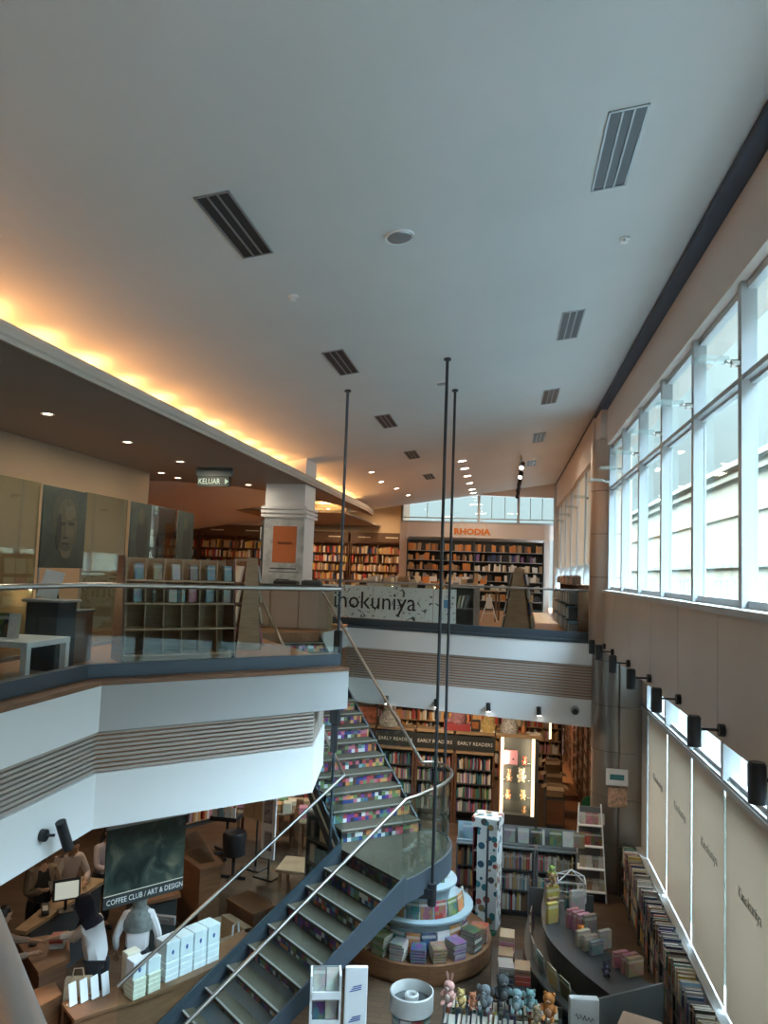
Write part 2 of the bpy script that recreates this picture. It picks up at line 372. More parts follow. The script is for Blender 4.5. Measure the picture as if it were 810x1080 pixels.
# dotted animal-blob print of the tall stand
BLOB, N, L, b = nodes_of('spotted_print')
t = N.new('ShaderNodeTexCoord'); v = N.new('ShaderNodeTexVoronoi'); v.inputs['Scale'].default_value = 7.5; L.new(t.outputs['Object'], v.inputs['Vector'])
lt = N.new('ShaderNodeMath'); lt.operation = 'LESS_THAN'; lt.inputs[1].default_value = .43; L.new(v.outputs['Distance'], lt.inputs[0])
sp = N.new('ShaderNodeSeparateColor'); L.new(v.outputs['Color'], sp.inputs[0]); r = N.new('ShaderNodeValToRGB'); r.color_ramp.interpolation = 'CONSTANT'
for i, c in enumerate([(.03, .17, .20), (.30, .06, .05), (.02, .08, .14), (.25, .17, .07), (.05, .05, .05)]):
    if i < 2: q = r.color_ramp.elements[i]; q.position = i / 5
    else: q = r.color_ramp.elements.new(i / 5)
    q.color = (*c, 1)
mx = N.new('ShaderNodeMix'); mx.data_type = 'RGBA'; mx.inputs['A'].default_value = (.62, .63, .62, 1)
L.new(sp.outputs[0], r.inputs[0]); L.new(lt.outputs[0], mx.inputs['Factor']); L.new(r.outputs[0], mx.inputs['B']); L.new(mx.outputs['Result'], b.inputs['Base Color'])
# grey-green printed film on the far balustrade
FILM, N, L, b = nodes_of('printed_film')
t = N.new('ShaderNodeTexCoord'); n = N.new('ShaderNodeTexNoise'); n.inputs['Scale'].default_value = 5; n.inputs['Detail'].default_value = 8; n.inputs['Distortion'].default_value = 2.2
L.new(t.outputs['Object'], n.inputs['Vector']); r = N.new('ShaderNodeValToRGB'); r.color_ramp.elements[0].position = .36; r.color_ramp.elements[1].position = .40
r.color_ramp.elements[0].color = (.04, .06, .06, 1); r.color_ramp.elements[1].color = (.66, .74, .72, 1)
L.new(n.outputs[0], r.inputs[0]); L.new(r.outputs[0], b.inputs['Base Color']); b.inputs['Roughness'].default_value = .3
MARBLE, N, L, b = nodes_of('marbled_print')
t = N.new('ShaderNodeTexCoord'); n = N.new('ShaderNodeTexNoise'); n.inputs['Scale'].default_value = 4; n.inputs['Detail'].default_value = 8
L.new(t.outputs['Object'], n.inputs['Vector']); r = N.new('ShaderNodeValToRGB'); r.color_ramp.elements[0].position = .3; r.color_ramp.elements[1].position = .55
r.color_ramp.elements[0].color = (.30, .33, .33, 1); r.color_ramp.elements[1].color = (.60, .62, .62, 1)
L.new(n.outputs[0], r.inputs[0]); L.new(r.outputs[0], b.inputs['Base Color'])
# clouded dark painting (banner, partition art)
def painting(name, c0, c1, c2, scale):
    m_, N, L, b = nodes_of(name)
    t = N.new('ShaderNodeTexCoord'); n = N.new('ShaderNodeTexNoise'); n.inputs['Scale'].default_value = scale; n.inputs['Detail'].default_value = 5; n.inputs['Distortion'].default_value = .8
    L.new(t.outputs['Object'], n.inputs['Vector']); r = N.new('ShaderNodeValToRGB'); r.color_ramp.elements[0].position = .35; r.color_ramp.elements[1].position = .72
    r.color_ramp.elements[0].color = (*c0, 1); r.color_ramp.elements[1].color = (*c2, 1); q = r.color_ramp.elements.new(.52); q.color = (*c1, 1)
    L.new(n.outputs[0], r.inputs[0]); L.new(r.outputs[0], b.inputs['Base Color']); b.inputs['Roughness'].default_value = .4
    return m_
PAINT1 = painting('dark_cloud_print', (.010, .017, .016), (.035, .055, .045), (.17, .17, .12), 3.4)
PAINT2 = painting('green_portrait_ground', (.03, .045, .035), (.045, .065, .05), (.08, .10, .075), 2)
FACE = mat('painted_skin', (.125, .112, .072), .6, noise=.25, nscale=9)
FACEL = mat('painted_skin_light', (.165, .145, .095), .6)
FACED = mat('painted_shadow', (.05, .055, .04), .6)
HAIRP = mat('painted_hair', (.085, .09, .068), .6, noise=.2, nscale=25)
# ------------------------------------------------------------------ the building
def ceil_z(x): return 9.1 + .157 * (x - .75)
struct('floor', MB().box(-14, 2.9, -8, 32, -.15, 0), CARPET)
slab = [(-12, -8), (-4.25, -8), (-4.25, 7.5), (-2.40, 9.42), (-2.56, 10.78), (-4.90, 14.12), (-4.75, 14.23), (-3.68, 15.05), (-3.5, 17.0), (1.72, 15.7), (2.2, 15.6), (2.2, 32), (-14, 32), (-14, -8)]
slab = slab[1:]
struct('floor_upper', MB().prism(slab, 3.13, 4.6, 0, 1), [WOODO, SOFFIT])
# sloping ceiling
mb = MB()
xs = (-14, 1.74); z = [ceil_z(q) for q in (-14, 1.74, 1.74, -14)]
mb.prism([(-14, -8), (1.74, -8), (1.74, 28.2), (-14, 28.2)], z, [q + .25 for q in z])
struct('ceiling', mb, CEIL)
struct('trim_1', MB().box(1.74, 1.92, -8, 28.2, 9.17, 9.55), STRIP)          # dark slot beside the ceiling
struct('roof', MB().box(-14.2, 3.2, -8.3, 32.3, 9.56, 9.8), GREYM)
# soffit over the upper floor with its lit edge
sof = [(-4.3, -8), (-4.3, 23.2), (-4.45, 25.0), (-4.75, 21.2), (-5.45, 18.2), (-6.2, 16.8), (-7.4, 15.9), (-14, 15.9), (-14, -8)]
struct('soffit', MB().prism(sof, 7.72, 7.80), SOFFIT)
mb = MB().sweep([(-4.3, -8), (-4.3, 23.2), (-4.45, 25.0)], [(-.02, 7.72), (.03, 7.72), (.03, 7.86), (.015, 7.90), (-.02, 7.90)])
mb.sweep([(-4.3, -8), (-4.3, 23.2), (-4.45, 25.0)], [(.03, 7.76), (.05, 7.78), (.05, 7.83), (.03, 7.84)])
struct('trim_2', mb, LIP)
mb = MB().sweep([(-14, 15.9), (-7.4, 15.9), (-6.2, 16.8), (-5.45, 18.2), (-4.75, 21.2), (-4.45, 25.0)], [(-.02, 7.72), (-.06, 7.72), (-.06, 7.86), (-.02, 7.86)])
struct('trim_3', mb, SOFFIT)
# cove floor behind the lip keeps the lamps hidden from below
# walls
struct('wall_left', MB().box(-7.45, -7.3, -8, 14.6, 4.6, 7.72), TANWALL)
struct('wall_outer', MB().box(-14.2, -14, -8.3, 32.3, 0, 9.56), CREAM)
struct('wall_camera', MB().box(-14, 3.2, -8.3, -8, 0, 9.56), WHITE)
mb = MB().box(-14, -3.86, 30, 30.2, 4.6, 9.5).box(-14, 2.6, 31.8, 32, 0, 3.14)
struct('wall_back', mb, CREAM)
# raised warm-lit tray behind the soffit: stepped cove bands
mb = MB()
for k, (y, z0) in enumerate(((23.0, 7.72), (23.25, 7.86), (23.5, 8.0))):
    mb.box(-14, -4.95 - .1 * k, y, y + .12, z0 - .06, z0 + .02)
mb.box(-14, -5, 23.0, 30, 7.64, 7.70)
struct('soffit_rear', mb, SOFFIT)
struct('wall_tray', MB().box(-14, -5.2, 24.2, 24.3, 7.70, 8.35), CREAM)
# front of the far white wall and its high windows
mb = MB().box(-3.9, 1.74, 28.0, 28.2, 7.2, 7.72).box(-3.9, -3.62, 27.9, 28.2, 4.6, 7.72).box(1.36, 1.56, 27.9, 28.2, 4.6, 7.72)
mb.box(-3.9, 1.56, 28.6, 28.75, 4.6, 7.72)
mb.prism([(-3.9, 28.0), (-3.86, 28.0), (-3.86, 28.2), (-3.9, 28.2)], 4.6, 9.5)
mb.box(-3.9, -3.86, 28.0, 30.1, 4.6, 9.5)
struct('wall_far', mb, BULK)
# triangle of bulkhead over the clerestory, top follows the ceiling
mb = MB()
def quadwall(pts, y0, y1, m=0):
    n = len(pts)
    mb.add([(x, y0, z) for x, z in pts] + [(x, y1, z) for x, z in pts], [tuple(range(n)), tuple(range(2 * n - 1, n - 1, -1))] + [((i + 1) % n, i, n + i, n + (i + 1) % n) for i in range(n)], m)
quadwall([(-1.0, 8.80), (.42, 8.76), (1.74, 8.74), (1.74, 9.3), (-1.0, 8.86)], 28.02, 28.2)
struct('wall_far_top', mb, BULK)
for i, (x0, x1, za, zb) in enumerate(((-3.86, -1.02, 8.36, 8.78), (-1.02, .42, 8.78, 8.76), (.42, 1.72, 8.76, 8.74))):
    f = MB(); t_ = .045
    f.box(x0, x0 + t_, 28.02, 28.16, 7.72, za); f.box(x1 - t_, x1, 28.02, 28.16, 7.72, zb); f.box(x0 + t_, x1 - t_, 28.02, 28.16, 7.72, 7.80)
    f.box(x0 + t_, x1 - t_, 28.03, 28.15, 7.90, 7.935)
    for q in (.33, .66): xm = x0 + (x1 - x0) * q; f.box(xm - .012, xm + .012, 28.10, 28.13, 7.935, min(za, zb) + (max(za, zb) - min(za, zb)) * (q if zb > za else 1 - q) - .03)
    o = struct('window_%d' % (20 + i), f, ALU)
    struct('window_pane', MB().prism([(x0 + t_, 28.09), (x1 - t_, 28.09), (x1 - t_, 28.1), (x0 + t_, 28.1)], 7.8, [za - .02, zb - .02, zb - .02, za - .02]), GLASSW, o)

# window wall: upper clad panel, sill, bulkhead
mb = MB()
y = 15.3; 
seams = [15.32, 13.9, 12.2, 10.5, 8.9, 7.3, 5.6, 4.0, 2.3, .6, -1, -2.7, -4.4, -6.1, -8]
for a, b_ in zip(seams, seams[1:]): mb.box(1.9, 1.99, b_ + .006, a - .006, 4.5, 5.6)
mb.box(1.92, 2.0, -8, 15.32, 4.52, 5.58)
struct('wall_right', mb, PANEL)
struct('trim_4', MB().sweep([(1.86, 15.6), (1.86, -8)], [(0, 5.6), (0, 5.66), (-.44, 5.67), (-.44, 5.6)]), ALU)
struct('trim_5', MB().box(1.99, 2.75, -8, 15.4, 4.42, 4.52), PANEL)
struct('wall_bulkhead', MB().box(1.9, 2.0, -8, 15.1, 8.47, 9.2).box(1.78, 2.1, 15.1, 15.95, 8.62, 9.2).box(1.74, 1.9, 15.95, 28.2, 8.36, 9.2).box(2.0, 2.4, -8, 15.3, 8.47, 8.6), BULK)
ys = [15.15 - 1.67 * k for k in range(14)]
for i in range(13):
    y1, y0 = ys[i], ys[i + 1]
    f = MB()
    f.box(1.95, 2.08, y1 - .05, y1 + .05, 5.66, 8.47)
    f.box(2.02, 2.08, y0 + .05, y1 - .05, 7.57, 7.66); f.box(1.96, 2.02, y0 + .05, y1 - .05, 7.60, 7.65)
    f.box(2.0, 2.08, y0 + .05, y1 - .05, 8.40, 8.47); f.box(2.0, 2.08, y0 + .05, y1 - .05, 5.66, 5.73)
    o = struct('window_%d' % (1 + i), f, ALU)
    struct('window_pane', MB().box(2.05, 2.06, y0 + .05, y1 - .05, 5.73, 7.57).box(2.05, 2.06, y0 + .05, y1 - .05, 7.66, 8.40), GLASSW, o)
# far stretch of the window wall, upper floor, blinds down
for i in range(6):
    y0 = 16.1 + 1.95 * i; y1 = y0 + 1.95
    f = MB().box(1.78, 1.95, y0 - .05, y0 + .05, 5.3, 8.36).box(1.85, 1.95, y0 + .05, y1 - .05, 6.16, 6.22).box(1.85, 1.95, y0 + .05, y1 - .05, 5.3, 5.4)
    o = struct('window_%d' % (30 + i), f, ALU)
    struct('window_pane', MB().box(1.92, 1.93, y0 + .05, y1 - .05, 5.4, 8.36), GLASSW, o)
    bl = MB().box(1.82, 1.826, y0 + .06, y1 - .06, 6.2, 8.34).cyl((1.82, y0 + .06, 8.33), (1.82, y1 - .06, 8.33), .025)
    solo('roller_blind', bl, BLIND, 'beige roller blind on the upper window wall past the column, %s from the column' % ('first', 'second', 'third', 'fourth', 'fifth', 'sixth')[i], 'blind', group='upper floor roller blinds')
struct('wall_right_far', MB().box(1.76, 1.95, 15.9, 28.2, 4.6, 5.3).box(1.95, 2.6, 15.9, 28.2, 3.0, 4.6), BULK)
# lower window wall
struct('wall_right_lower', MB().box(2.62, 2.78, -8, 15.2, 0, .88), WHITE)
struct('trim_6', MB().box(2.50, 2.78, -8, 15.15, .88, .93), ALU)
struct('trim_7', MB().box(2.58, 2.78, -8, 15.15, 3.46, 3.53).box(2.60, 2.78, -8, 15.15, 3.53, 3.56), ALU)
yl = [14.58 - 1.62 * k for k in range(14)]
ORD = ('first', 'second', 'third', 'fourth', 'fifth', 'sixth', 'seventh', 'eighth', 'ninth', 'tenth', 'eleventh', 'twelfth', 'thirteenth', 'fourteenth')
f = MB().box(2.6, 2.78, 14.58, 15.2, .93, 4.42); struct('wall_corner', f, ALU)
for i in range(13):
    y1, y0 = yl[i], yl[i + 1]
    f = MB().box(2.58, 2.78, y1 - .05, y1 + .05, 3.56, 4.42).box(2.64, 2.78, y1 - .03, y1 + .03, .93, 3.46).box(2.66, 2.72, y0 + .05, y1 - .05, 3.56, 3.61)
    o = struct('window_%d' % (40 + i), f, ALU)
    struct('window_pane', MB().box(2.70, 2.71, y0 + .04, y1 - .04, .93, 4.42), GLASSW, o)
    if y1 > 3:
        bl = MB().box(2.615, 2.62, y0 + .05, y1 - .05, .97, 3.46).cyl((2.62, y0 + .06, .975), (2.62, y1 - .06, .975), .012)
        b0 = thing('roller_blind', 'tall beige lettered roller blind behind the low bookshelf, %s from the clad column' % ORD[i], 'blind', (2.62, y0, .97), group='lower floor roller blinds')
        part('fabric', bl, BLIND, b0, True)
        text('lettering', 'Kinokuniya', .175, (2.612, y1 - .52, 2.44), (0, -1, 0), (0, 0, 1), bpy.data.materials.get('grey_lettering') or mat('grey_lettering', (.13, .115, .11), .7), b0, .001)
# columns
def seg_col(c, r, zs, mats, name):
    mb = MB()
    for a, b_ in zip(zs, zs[1:]): mb.cyl((c[0], c[1], a + .006), (c[0], c[1], b_ - .006), r, n=28)
    mb.cyl((c[0], c[1], zs[0]), (c[0], c[1], zs[-1]), r - .012, n=28, m=1)
    return struct(name, mb, mats)
seg_col((2.14, 15.62), .41, (0, .9, 1.75, 2.6, 3.45, 4.3, 4.6), [COLM, BLACK], 'column_lower')
seg_col((2.05, 15.62), .40, (4.6, 5.9, 6.75, 7.6, 8.62), [COLU, BLACK], 'column_upper')
seg_col((1.78, 27.5), .13, (4.6, 6, 6.9, 7.8, 9.2), [ALU, GREYM], 'column_far')
mb = MB()
for a, b_ in zip((0, .9, 1.75, 2.6, 3.45, 4.42), (.9, 1.75, 2.6, 3.45, 4.42)): mb.box(2.2, 2.62, 15.14, 15.3, a + .006, b_ - .006)
struct('wall_pier', mb, COLM)
struct('wall_right_rear', MB().box(2.0, 2.2, -8, -6.56, 5.66, 8.47).box(2.6, 2.78, -8, -6.48, .93, 4.42), WHITE)
struct('wall_rear_right', MB().box(2.56, 2.7, 15.3, 32, 0, 3.14), WOODR)
# square pillar on the upper floor
mb = MB().box(-5.28, -4.38, 16.1, 17.0, 4.6, 8.6)
struct('pillar', mb, WHITE)
mb = MB()
for k in range(3): mb.box(-5.34 - .01, -4.32, 16.04, 17.06, 6.98 + .09 * k, 7.04 + .09 * k)
struct('trim_8', mb, WHITE)

# balcony fascias
def fascia(path_top, path_low, n0, top, l1, l0, bot, nsl):
    mb = MB().sweep(path_top, [(-.12, l1), (0, l1), (0, top), (-.12, top)]); struct('trim_%d' % n0, mb, WHITE)
    mb = MB().sweep(path_low, [(-.12, bot), (0, bot), (0, l0), (-.12, l0)]); struct('trim_%d' % (n0 + 1), mb, WHITE)
    mb = MB(); st = (l1 - l0) / nsl
    for k in range(nsl): z = l0 + st * k; mb.sweep(path_low, [(-.10, z + st * .28), (-.02, z + st * .28), (-.02, z + st * .86), (-.10, z + st * .86)])
    mb.sweep(path_low, [(-.12, l0), (-.10, l0), (-.10, l1), (-.12, l1)], 1)
    struct('trim_%d' % (n0 + 2), mb, [LOUV, LOUVD])
fascia([(-4.165, -8), (-4.165, 7.53), (-1.974, 9.765), (-2.25, 10.05)], [(-4.165, -8), (-4.165, 7.53), (-2.31, 9.42), (-2.50, 10.78), (-4.86, 14.1)], 9, 4.57, 4.09, 3.66, 3.10, 9)
fascia([(-3.62, 15.2), (-3.5, 16.97), (1.73, 15.66)], [(-3.62, 15.2), (-3.5, 16.97), (1.73, 15.66)], 12, 4.58, 4.15, 3.48, 2.95, 12)
mb = MB().prism([(-4.3, 7.48), (-4.165, 7.53), (-1.974, 9.765), (-2.25, 10.05), (-2.5, 9.6), (-4.3, 7.8)], 4.09, 4.57); struct('trim_15', mb, WHITE)
struct('trim_16', MB().sweep([(-4.165, -8), (-4.165, 7.53), (-1.974, 9.765)], [(-.30, 4.57), (.01, 4.57), (.01, 4.615), (-.30, 4.615)]), WOODB)
struct('trim_17', MB().sweep([(-3.5, 16.97), (1.73, 15.66)], [(-.25, 4.58), (.012, 4.58), (.012, 4.64), (-.25, 4.64)]), STEELD)
# own side of the void: gallery floor under the camera
struct('floor_gallery', MB().prism([(-4.16, -8), (1.9, -8), (1.9, .3), (-.1, .3), (-1.75, 1.8), (-4.16, 1.8)], 4.3, 4.6), WOODO)

# outside: pale stone building, plaza, planter wall
STONE = None
STONE, N, L, b = nodes_of('outside_stone')
t = N.new('ShaderNodeTexCoord'); mp = N.new('ShaderNodeMapping'); mp.inputs['Rotation'].default_value = (R(90), 0, R(90)); br = N.new('ShaderNodeTexBrick'); br.inputs['Scale'].default_value = 1
br.inputs['Brick Width'].default_value = 2.0; br.inputs['Row Height'].default_value = .7; br.inputs['Mortar Size'].default_value = .02
br.inputs['Color1'].default_value = (.21, .165, .11, 1); br.inputs['Color2'].default_value = (.19, .16, .115, 1); br.inputs['Mortar'].default_value = (.15, .135, .11, 1)
L.new(t.outputs['Object'], mp.inputs[0]); L.new(mp.outputs[0], br.inputs['Vector']); L.new(br.outputs[0], b.inputs['Base Color']); b.inputs['Roughness'].default_value = .8
PAVE = mat('plaza_paving', (.032, .036, .036), .8)
struct('trim_18', MB().box(2.78, 3.0, -8, 15.4, 4.44, 4.56), PANEL)  # unseen canopy slab added to keep zenith light off the lower windows
struct('ground_outside', MB().box(3.2, 120, -60, 120, -.3, -.1), PAVE)
mb = MB().box(22, 40, 42, 230, -.1, 16.0)
mb.box(21.6, 40, 42, 230, 16.0, 16.5).box(21.2, 40, 42, 230, 17.0, 17.5).box(21.8, 40, 42, 230, 16.5, 17.0).box(21.8, 22, 42, 230, 12.4, 12.8).box(21.7, 22, 42, 230, 7.4, 7.9)
o = solo('stone_building', mb, STONE, 'pale tan stone building with stepped cornice outside the tall windows', 'building')
mb = MB()
for k in range(70): mb.box(15.0, 15.05, 20 + 1.6 * k, 20.06 + 1.6 * k, 3.6, 6.1)
mb.box(15.0, 15.05, 20, 132, 6.05, 6.12).box(14.9, 15.2, 20, 132, 3.4, 3.7).box(15.0, 15.03, 20, 132, 5.3, 5.34).box(15.0, 15.03, 20, 132, 5.7, 5.74).box(15.05, 15.2, 20, 132, -.1, 3.4)
solo('terrace_rail', mb, GREYM, 'grey railing along the terrace outside the tall windows', 'railing')
mb = MB().box(3.7, 6.5, -10, 15, -.1, 2.3).box(3.6, 3.8, -10, 15, 2.3, 2.42)
solo('planter_wall', mb, PAVE, 'low pale planter wall outside the lower windows', 'planter')

# ------------------------------------------------------------------ cove lamps
n_c = 0
for k in range(34):
    y = -6.8 + .93 * k
    if y > 24.3: break
    mb = MB().rbox(-4.86, -4.62, y - .05, y + .05, 7.80, 7.84, .008, 0).cyl((-4.74, y - .045, 7.87), (-4.74, y + .045, 7.87), .02, n=10, m=1)
    o = solo('cove_lamp', mb, [WHITE, LAMPW], 'small warm lamp hidden behind the lip of the soffit', 'lamp', group='cove lamps along the soffit')
    l = bpy.data.lights.new('cove_glow', 'SPOT'); l.energy = 13; l.color = (1, .50, .15); l.shadow_soft_size = .09; l.spot_size = R(136); l.spot_blend = .6
    q = bpy.data.objects.new('cove_glow', l); COL.objects.link(q); q.location = (-4.86, y, 7.89); q.rotation_euler = (0, R(180 - 30), 0); q.parent = o
    if k % 2 == 0:
        l = bpy.data.lights.new('cove_glow', 'SPOT'); l.energy = 68; l.color = (1, .42, .12); l.shadow_soft_size = .12; l.spot_size = R(168); l.spot_blend = .25
        q = bpy.data.objects.new('cove_glow', l); COL.objects.link(q); q.location = (-5.35, y, 7.88); q.rotation_euler = (0, R(180), 0); q.parent = o
for k in range(7):
    x = -12.6 + 1.15 * k
    mb = MB().rbox(x - .05, x + .05, 23.75, 23.95, 7.72, 7.76, .008).cyl((x - .045, 23.85, 7.80), (x + .045, 23.85, 7.80), .02, n=10, m=1)
    o = solo('cove_lamp', mb, [WHITE, LAMPW], 'small warm lamp in the stepped rear cove', 'lamp', group='cove lamps in the rear tray')
    l = bpy.data.lights.new('cove_glow', 'POINT'); l.energy = 26; l.color = (1, .58, .22); l.shadow_soft_size = .06
    q = bpy.data.objects.new('cove_glow', l); COL.objects.link(q); q.location = (x, 23.4, 7.98); q.parent = o
    l = bpy.data.lights.new('cove_glow', 'POINT'); l.energy = 22; l.color = (1, .58, .22); l.shadow_soft_size = .06
    q = bpy.data.objects.new('cove_glow', l); COL.objects.link(q); q.location = (x, 22.6, 7.9); q.parent = o

# ------------------------------------------------------------------ ceiling fittings
SL = math.atan(.157)
def ceil_thing(name, label, cat, x, y, group=None):
    o = thing(name, label, cat, (x, y, ceil_z(x)), 0, group); o.rotation_euler = (0, -SL, 0); return o
VENTS = [(.77, 5.71), (.75, 9.76), (.72, 13.68), (.69, 17.76), (.66, 21.8), (-2.23, 5.72), (-2.23, 9.74), (-2.23, 13.65), (-2.23, 17.6), (-2.23, 21.6)]
for i, (x, y) in enumerate(VENTS):
    v = ceil_thing('slot_vent', 'black slot air vent in the white ceiling, %s along the row %s' % (ORD[i % 5], 'beside the window wall' if i < 5 else 'beside the glowing cove'), 'vent', x, y, 'ceiling slot vents')
    fr = MB(); W, H = .14, .55
    fr.box(-W, -W + .016, -H, H, -.012, .01).box(W - .016, W, -H, H, -.012, .01).box(-W, W, -H, -H + .016, -.012, .01).box(-W, W, H - .016, H, -.012, .01)
    part('frame', fr, GREYM, v)
    bk = MB().box(-W + .016, W - .016, -H + .016, H - .016, -.004, .004); part('backing', bk, BLACK, v)
    sl = MB()
    for k in (-.04, .04): sl.box(k - .007, k + .007, -H + .016, H - .016, -.014, -.004)
    part('slat', sl, GREYM, v)
for (x, y, r, lab) in ((-.99, 6.42, .13, 'big round grey ceiling speaker between the first pair of vents'), (-1.04, 11.59, .10, 'round grey ceiling speaker by the hanging rods')):
    v = ceil_thing('ceiling_speaker', lab, 'speaker', x, y)
    part('grille', MB().lathe([(0, -.03), (r * .8, -.022), (r * .86, -.01)], 24), GREYM, v); part('rim', MB().lathe([(r * .84, -.012), (r, -.02), (r * 1.02, 0)], 24), WHITE, v)
for (x, y, lab) in ((-2.2, 7.29, 'small white sprinkler head on the ceiling by the cove side vents'), (1.06, 7.34, 'small white sprinkler head on the ceiling by the window side vents')):
    solo('sprinkler_head', MB().lathe([(0, -.05), (.04, -.045), (.012, -.03), (.012, -.012), (.05, -.01), (.055, .004)], 16, (x, y, ceil_z(x))), WHITE, lab, 'sprinkler')
for i, (x, y) in enumerate(((-1.18, 19.6), (-1.18, 21.0), (-1.185, 22.6), (-1.2, 24.4), (-1.2, 26.2), (-1.2, 27.3))):
    v = ceil_thing('downlight', 'lit round downlight in the white ceiling, %s of the receding row' % ORD[i], 'light', x, y, 'white ceiling downlights')
    part('rim', MB().lathe([(.10, -.006), (.13, -.012), (.135, 0)], 20), WHITE, v); part('lamp', MB().lathe([(0, -.004), (.10, -.006)], 20), LAMPC, v)
for i, (x, y) in enumerate(((-3.57, 21.3), (-3.5, 19.3), (-3.4, 23.2), (-3.3, 25.3))):
    v = ceil_thing('downlight', 'small lit downlight in the ceiling past the cove, %s of the short row' % ORD[i], 'light', x, y, 'small ceiling downlights')
    part('rim', MB().lathe([(.06, -.006), (.085, -.012), (.09, 0)], 16), WHITE, v); part('lamp', MB().lathe([(0, -.004), (.06, -.006)], 16), LAMPC, v)
for i, (x, y) in enumerate(((-5.8, 8.73), (-5.8, 10.8), (-5.85, 12.85), (-5.8, 17.0 - .6), (-7.0, 14.5), (-7.0, 15.3))):
    v = thing('downlight', 'lit recessed downlight in the brown soffit, %s counted from the balcony end' % ORD[i], 'light', (x, y, 7.72), 0, 'soffit downlights')
    part('rim', MB().lathe([(.055, -.004), (.085, -.01), (.09, .002)], 16), WHITE, v); part('lamp', MB().lathe([(0, -.002), (.055, -.005)], 16), LAMPW, v)
# track with spot heads
v = ceil_thing('track_light', 'black ceiling track with five black spot heads', 'light', .33, 23.5)
part('track', MB().box(-.02, .02, -3.8, 5.0, -.14, -.09).box(-.01, .01, -3.5, -3.48, -.1, 0).box(-.01, .01, 4.5, 4.52, -.1, 0), BLACK, v)
for k in range(5):
    y = -3.4 + 1.9 * k; mb = MB().cyl((0, y, -.14), (0, y, -.24), .012).cyl((-.03, y - .10, -.34), (.03, y + .08, -.20), .065, .06, 14)
    part('spot_head', mb, BLACK, v)
    if k < 2: part('lamp', MB().cyl((-.034, y - .112, -.349), (-.031, y - .103, -.342), .05, n=14), LAMPC, v)
# spots on the clad wall panel
for i, y in enumerate((7.08, 8.75, 10.45, 12.15, 13.9, 15.0, 5.4, 3.7)):
    s = thing('wall_spotlight', 'black cylinder spotlight on the clad panel wall, %s counted towards the column' % ('third fourth fifth sixth seventh eighth second first'.split()[i]), 'light', (1.9, y, 4.6), 0, 'spotlights on the panel wall')
    part('base_plate', MB().cyl((0, 0, 0), (-.05, 0, 0), .055, n=16), BLACK, s); part('arm', MB().cyl((-.05, 0, 0), (-.20, 0, 0), .012), BLACK, s)
    part('head', MB().cyl((-.25, 0, .10), (-.25, -.01, -.15), .058, n=18).cyl((-.25, 0, .10), (-.25, 0, .112), .05, n=18), BLACK, s)
# far fascia spots
for i, (x, y) in enumerate(((-2.5, 16.72), (-1.39, 16.44), (-.29, 16.17), (.72, 15.9))):
    z = (3.12, 3.16, 3.19, 3.22)[i]
    s = thing('fascia_spotlight', 'small black spotlight on the far white fascia, %s from the staircase' % ORD[i], 'light', (x, y - .02, z), 0, 'spotlights on the far fascia')
    part('base_plate', MB().cyl((0, 0, 0), (0, -.04, 0), .04, n=14), BLACK, s)
    part('head', MB().cyl((0, -.08, .05), (.01, -.11, -.12), .045, n=14).cyl((0, -.03, 0), (0, -.09, 0), .012), BLACK, s)
    part('lamp', MB().cyl((.01, -.111, -.121), (.01, -.112, -.126), .035, n=12), LAMPC, s)
s = thing('dome_camera', 'small grey dome camera at the column end of the far fascia', 'camera', (1.42, 15.70, 3.26))
part('housing', MB().cyl((0, .02, 0), (0, -.05, 0), .085, n=18), GREYM, s); part('dome', MB().ell((0, -.05, -.02), .06, 0, 14), BLACK, s)
s = thing('fascia_spotlight', 'black adjustable spotlight on the lower white fascia above the cash desks', 'light', (-4.165, 6.62, 3.34))
part('base_plate', MB().cyl((0, 0, 0), (.05, 0, 0), .055, n=16), BLACK, s); part('arm', MB().cyl((.05, 0, 0), (.12, .03, .0), .013), BLACK, s)
part('head', MB().cyl((.13, .09, .10), (.17, .19, -.17), .05, n=16), BLACK, s)
# clear bracket lamps on the mullions
for i, k in enumerate((0, 1, 2, 3, 4, 5)):
    y = ys[k]
    s = thing('bracket_lamp', 'clear plastic bracket lamp on a white window mullion, %s from the column' % ORD[i], 'lamp', (1.95, y, 7.76), 0, 'clear lamps on the window mullions')
    part('bracket', MB().cyl((0, 0, 0), (-.07, 0, 0), .035, n=14).cyl((-.07, 0, 0), (-.12, -.02, .01), .018), CHROME, s)
    part('lamp_body', MB().obox((-.24, -.05, .02), (.26, .10, .05), R(14)).obox((-.36, -.08, .0), (.06, .12, .03), R(14)), ACRYL, s)
for i in range(4):
    y = 17.0 + 2.4 * i
    s = thing('bracket_lamp', 'clear bracket lamp on the upper far windows, %s past the column' % ORD[i], 'lamp', (1.76, y, 7.62), 0, 'clear lamps on the far windows')
    part('bracket', MB().cyl((0, 0, 0), (-.07, 0, 0), .035, n=12), CHROME, s); part('lamp_body', MB().obox((-.20, -.03, .02), (.24, .10, .06), R(12)), ACRYL, s)

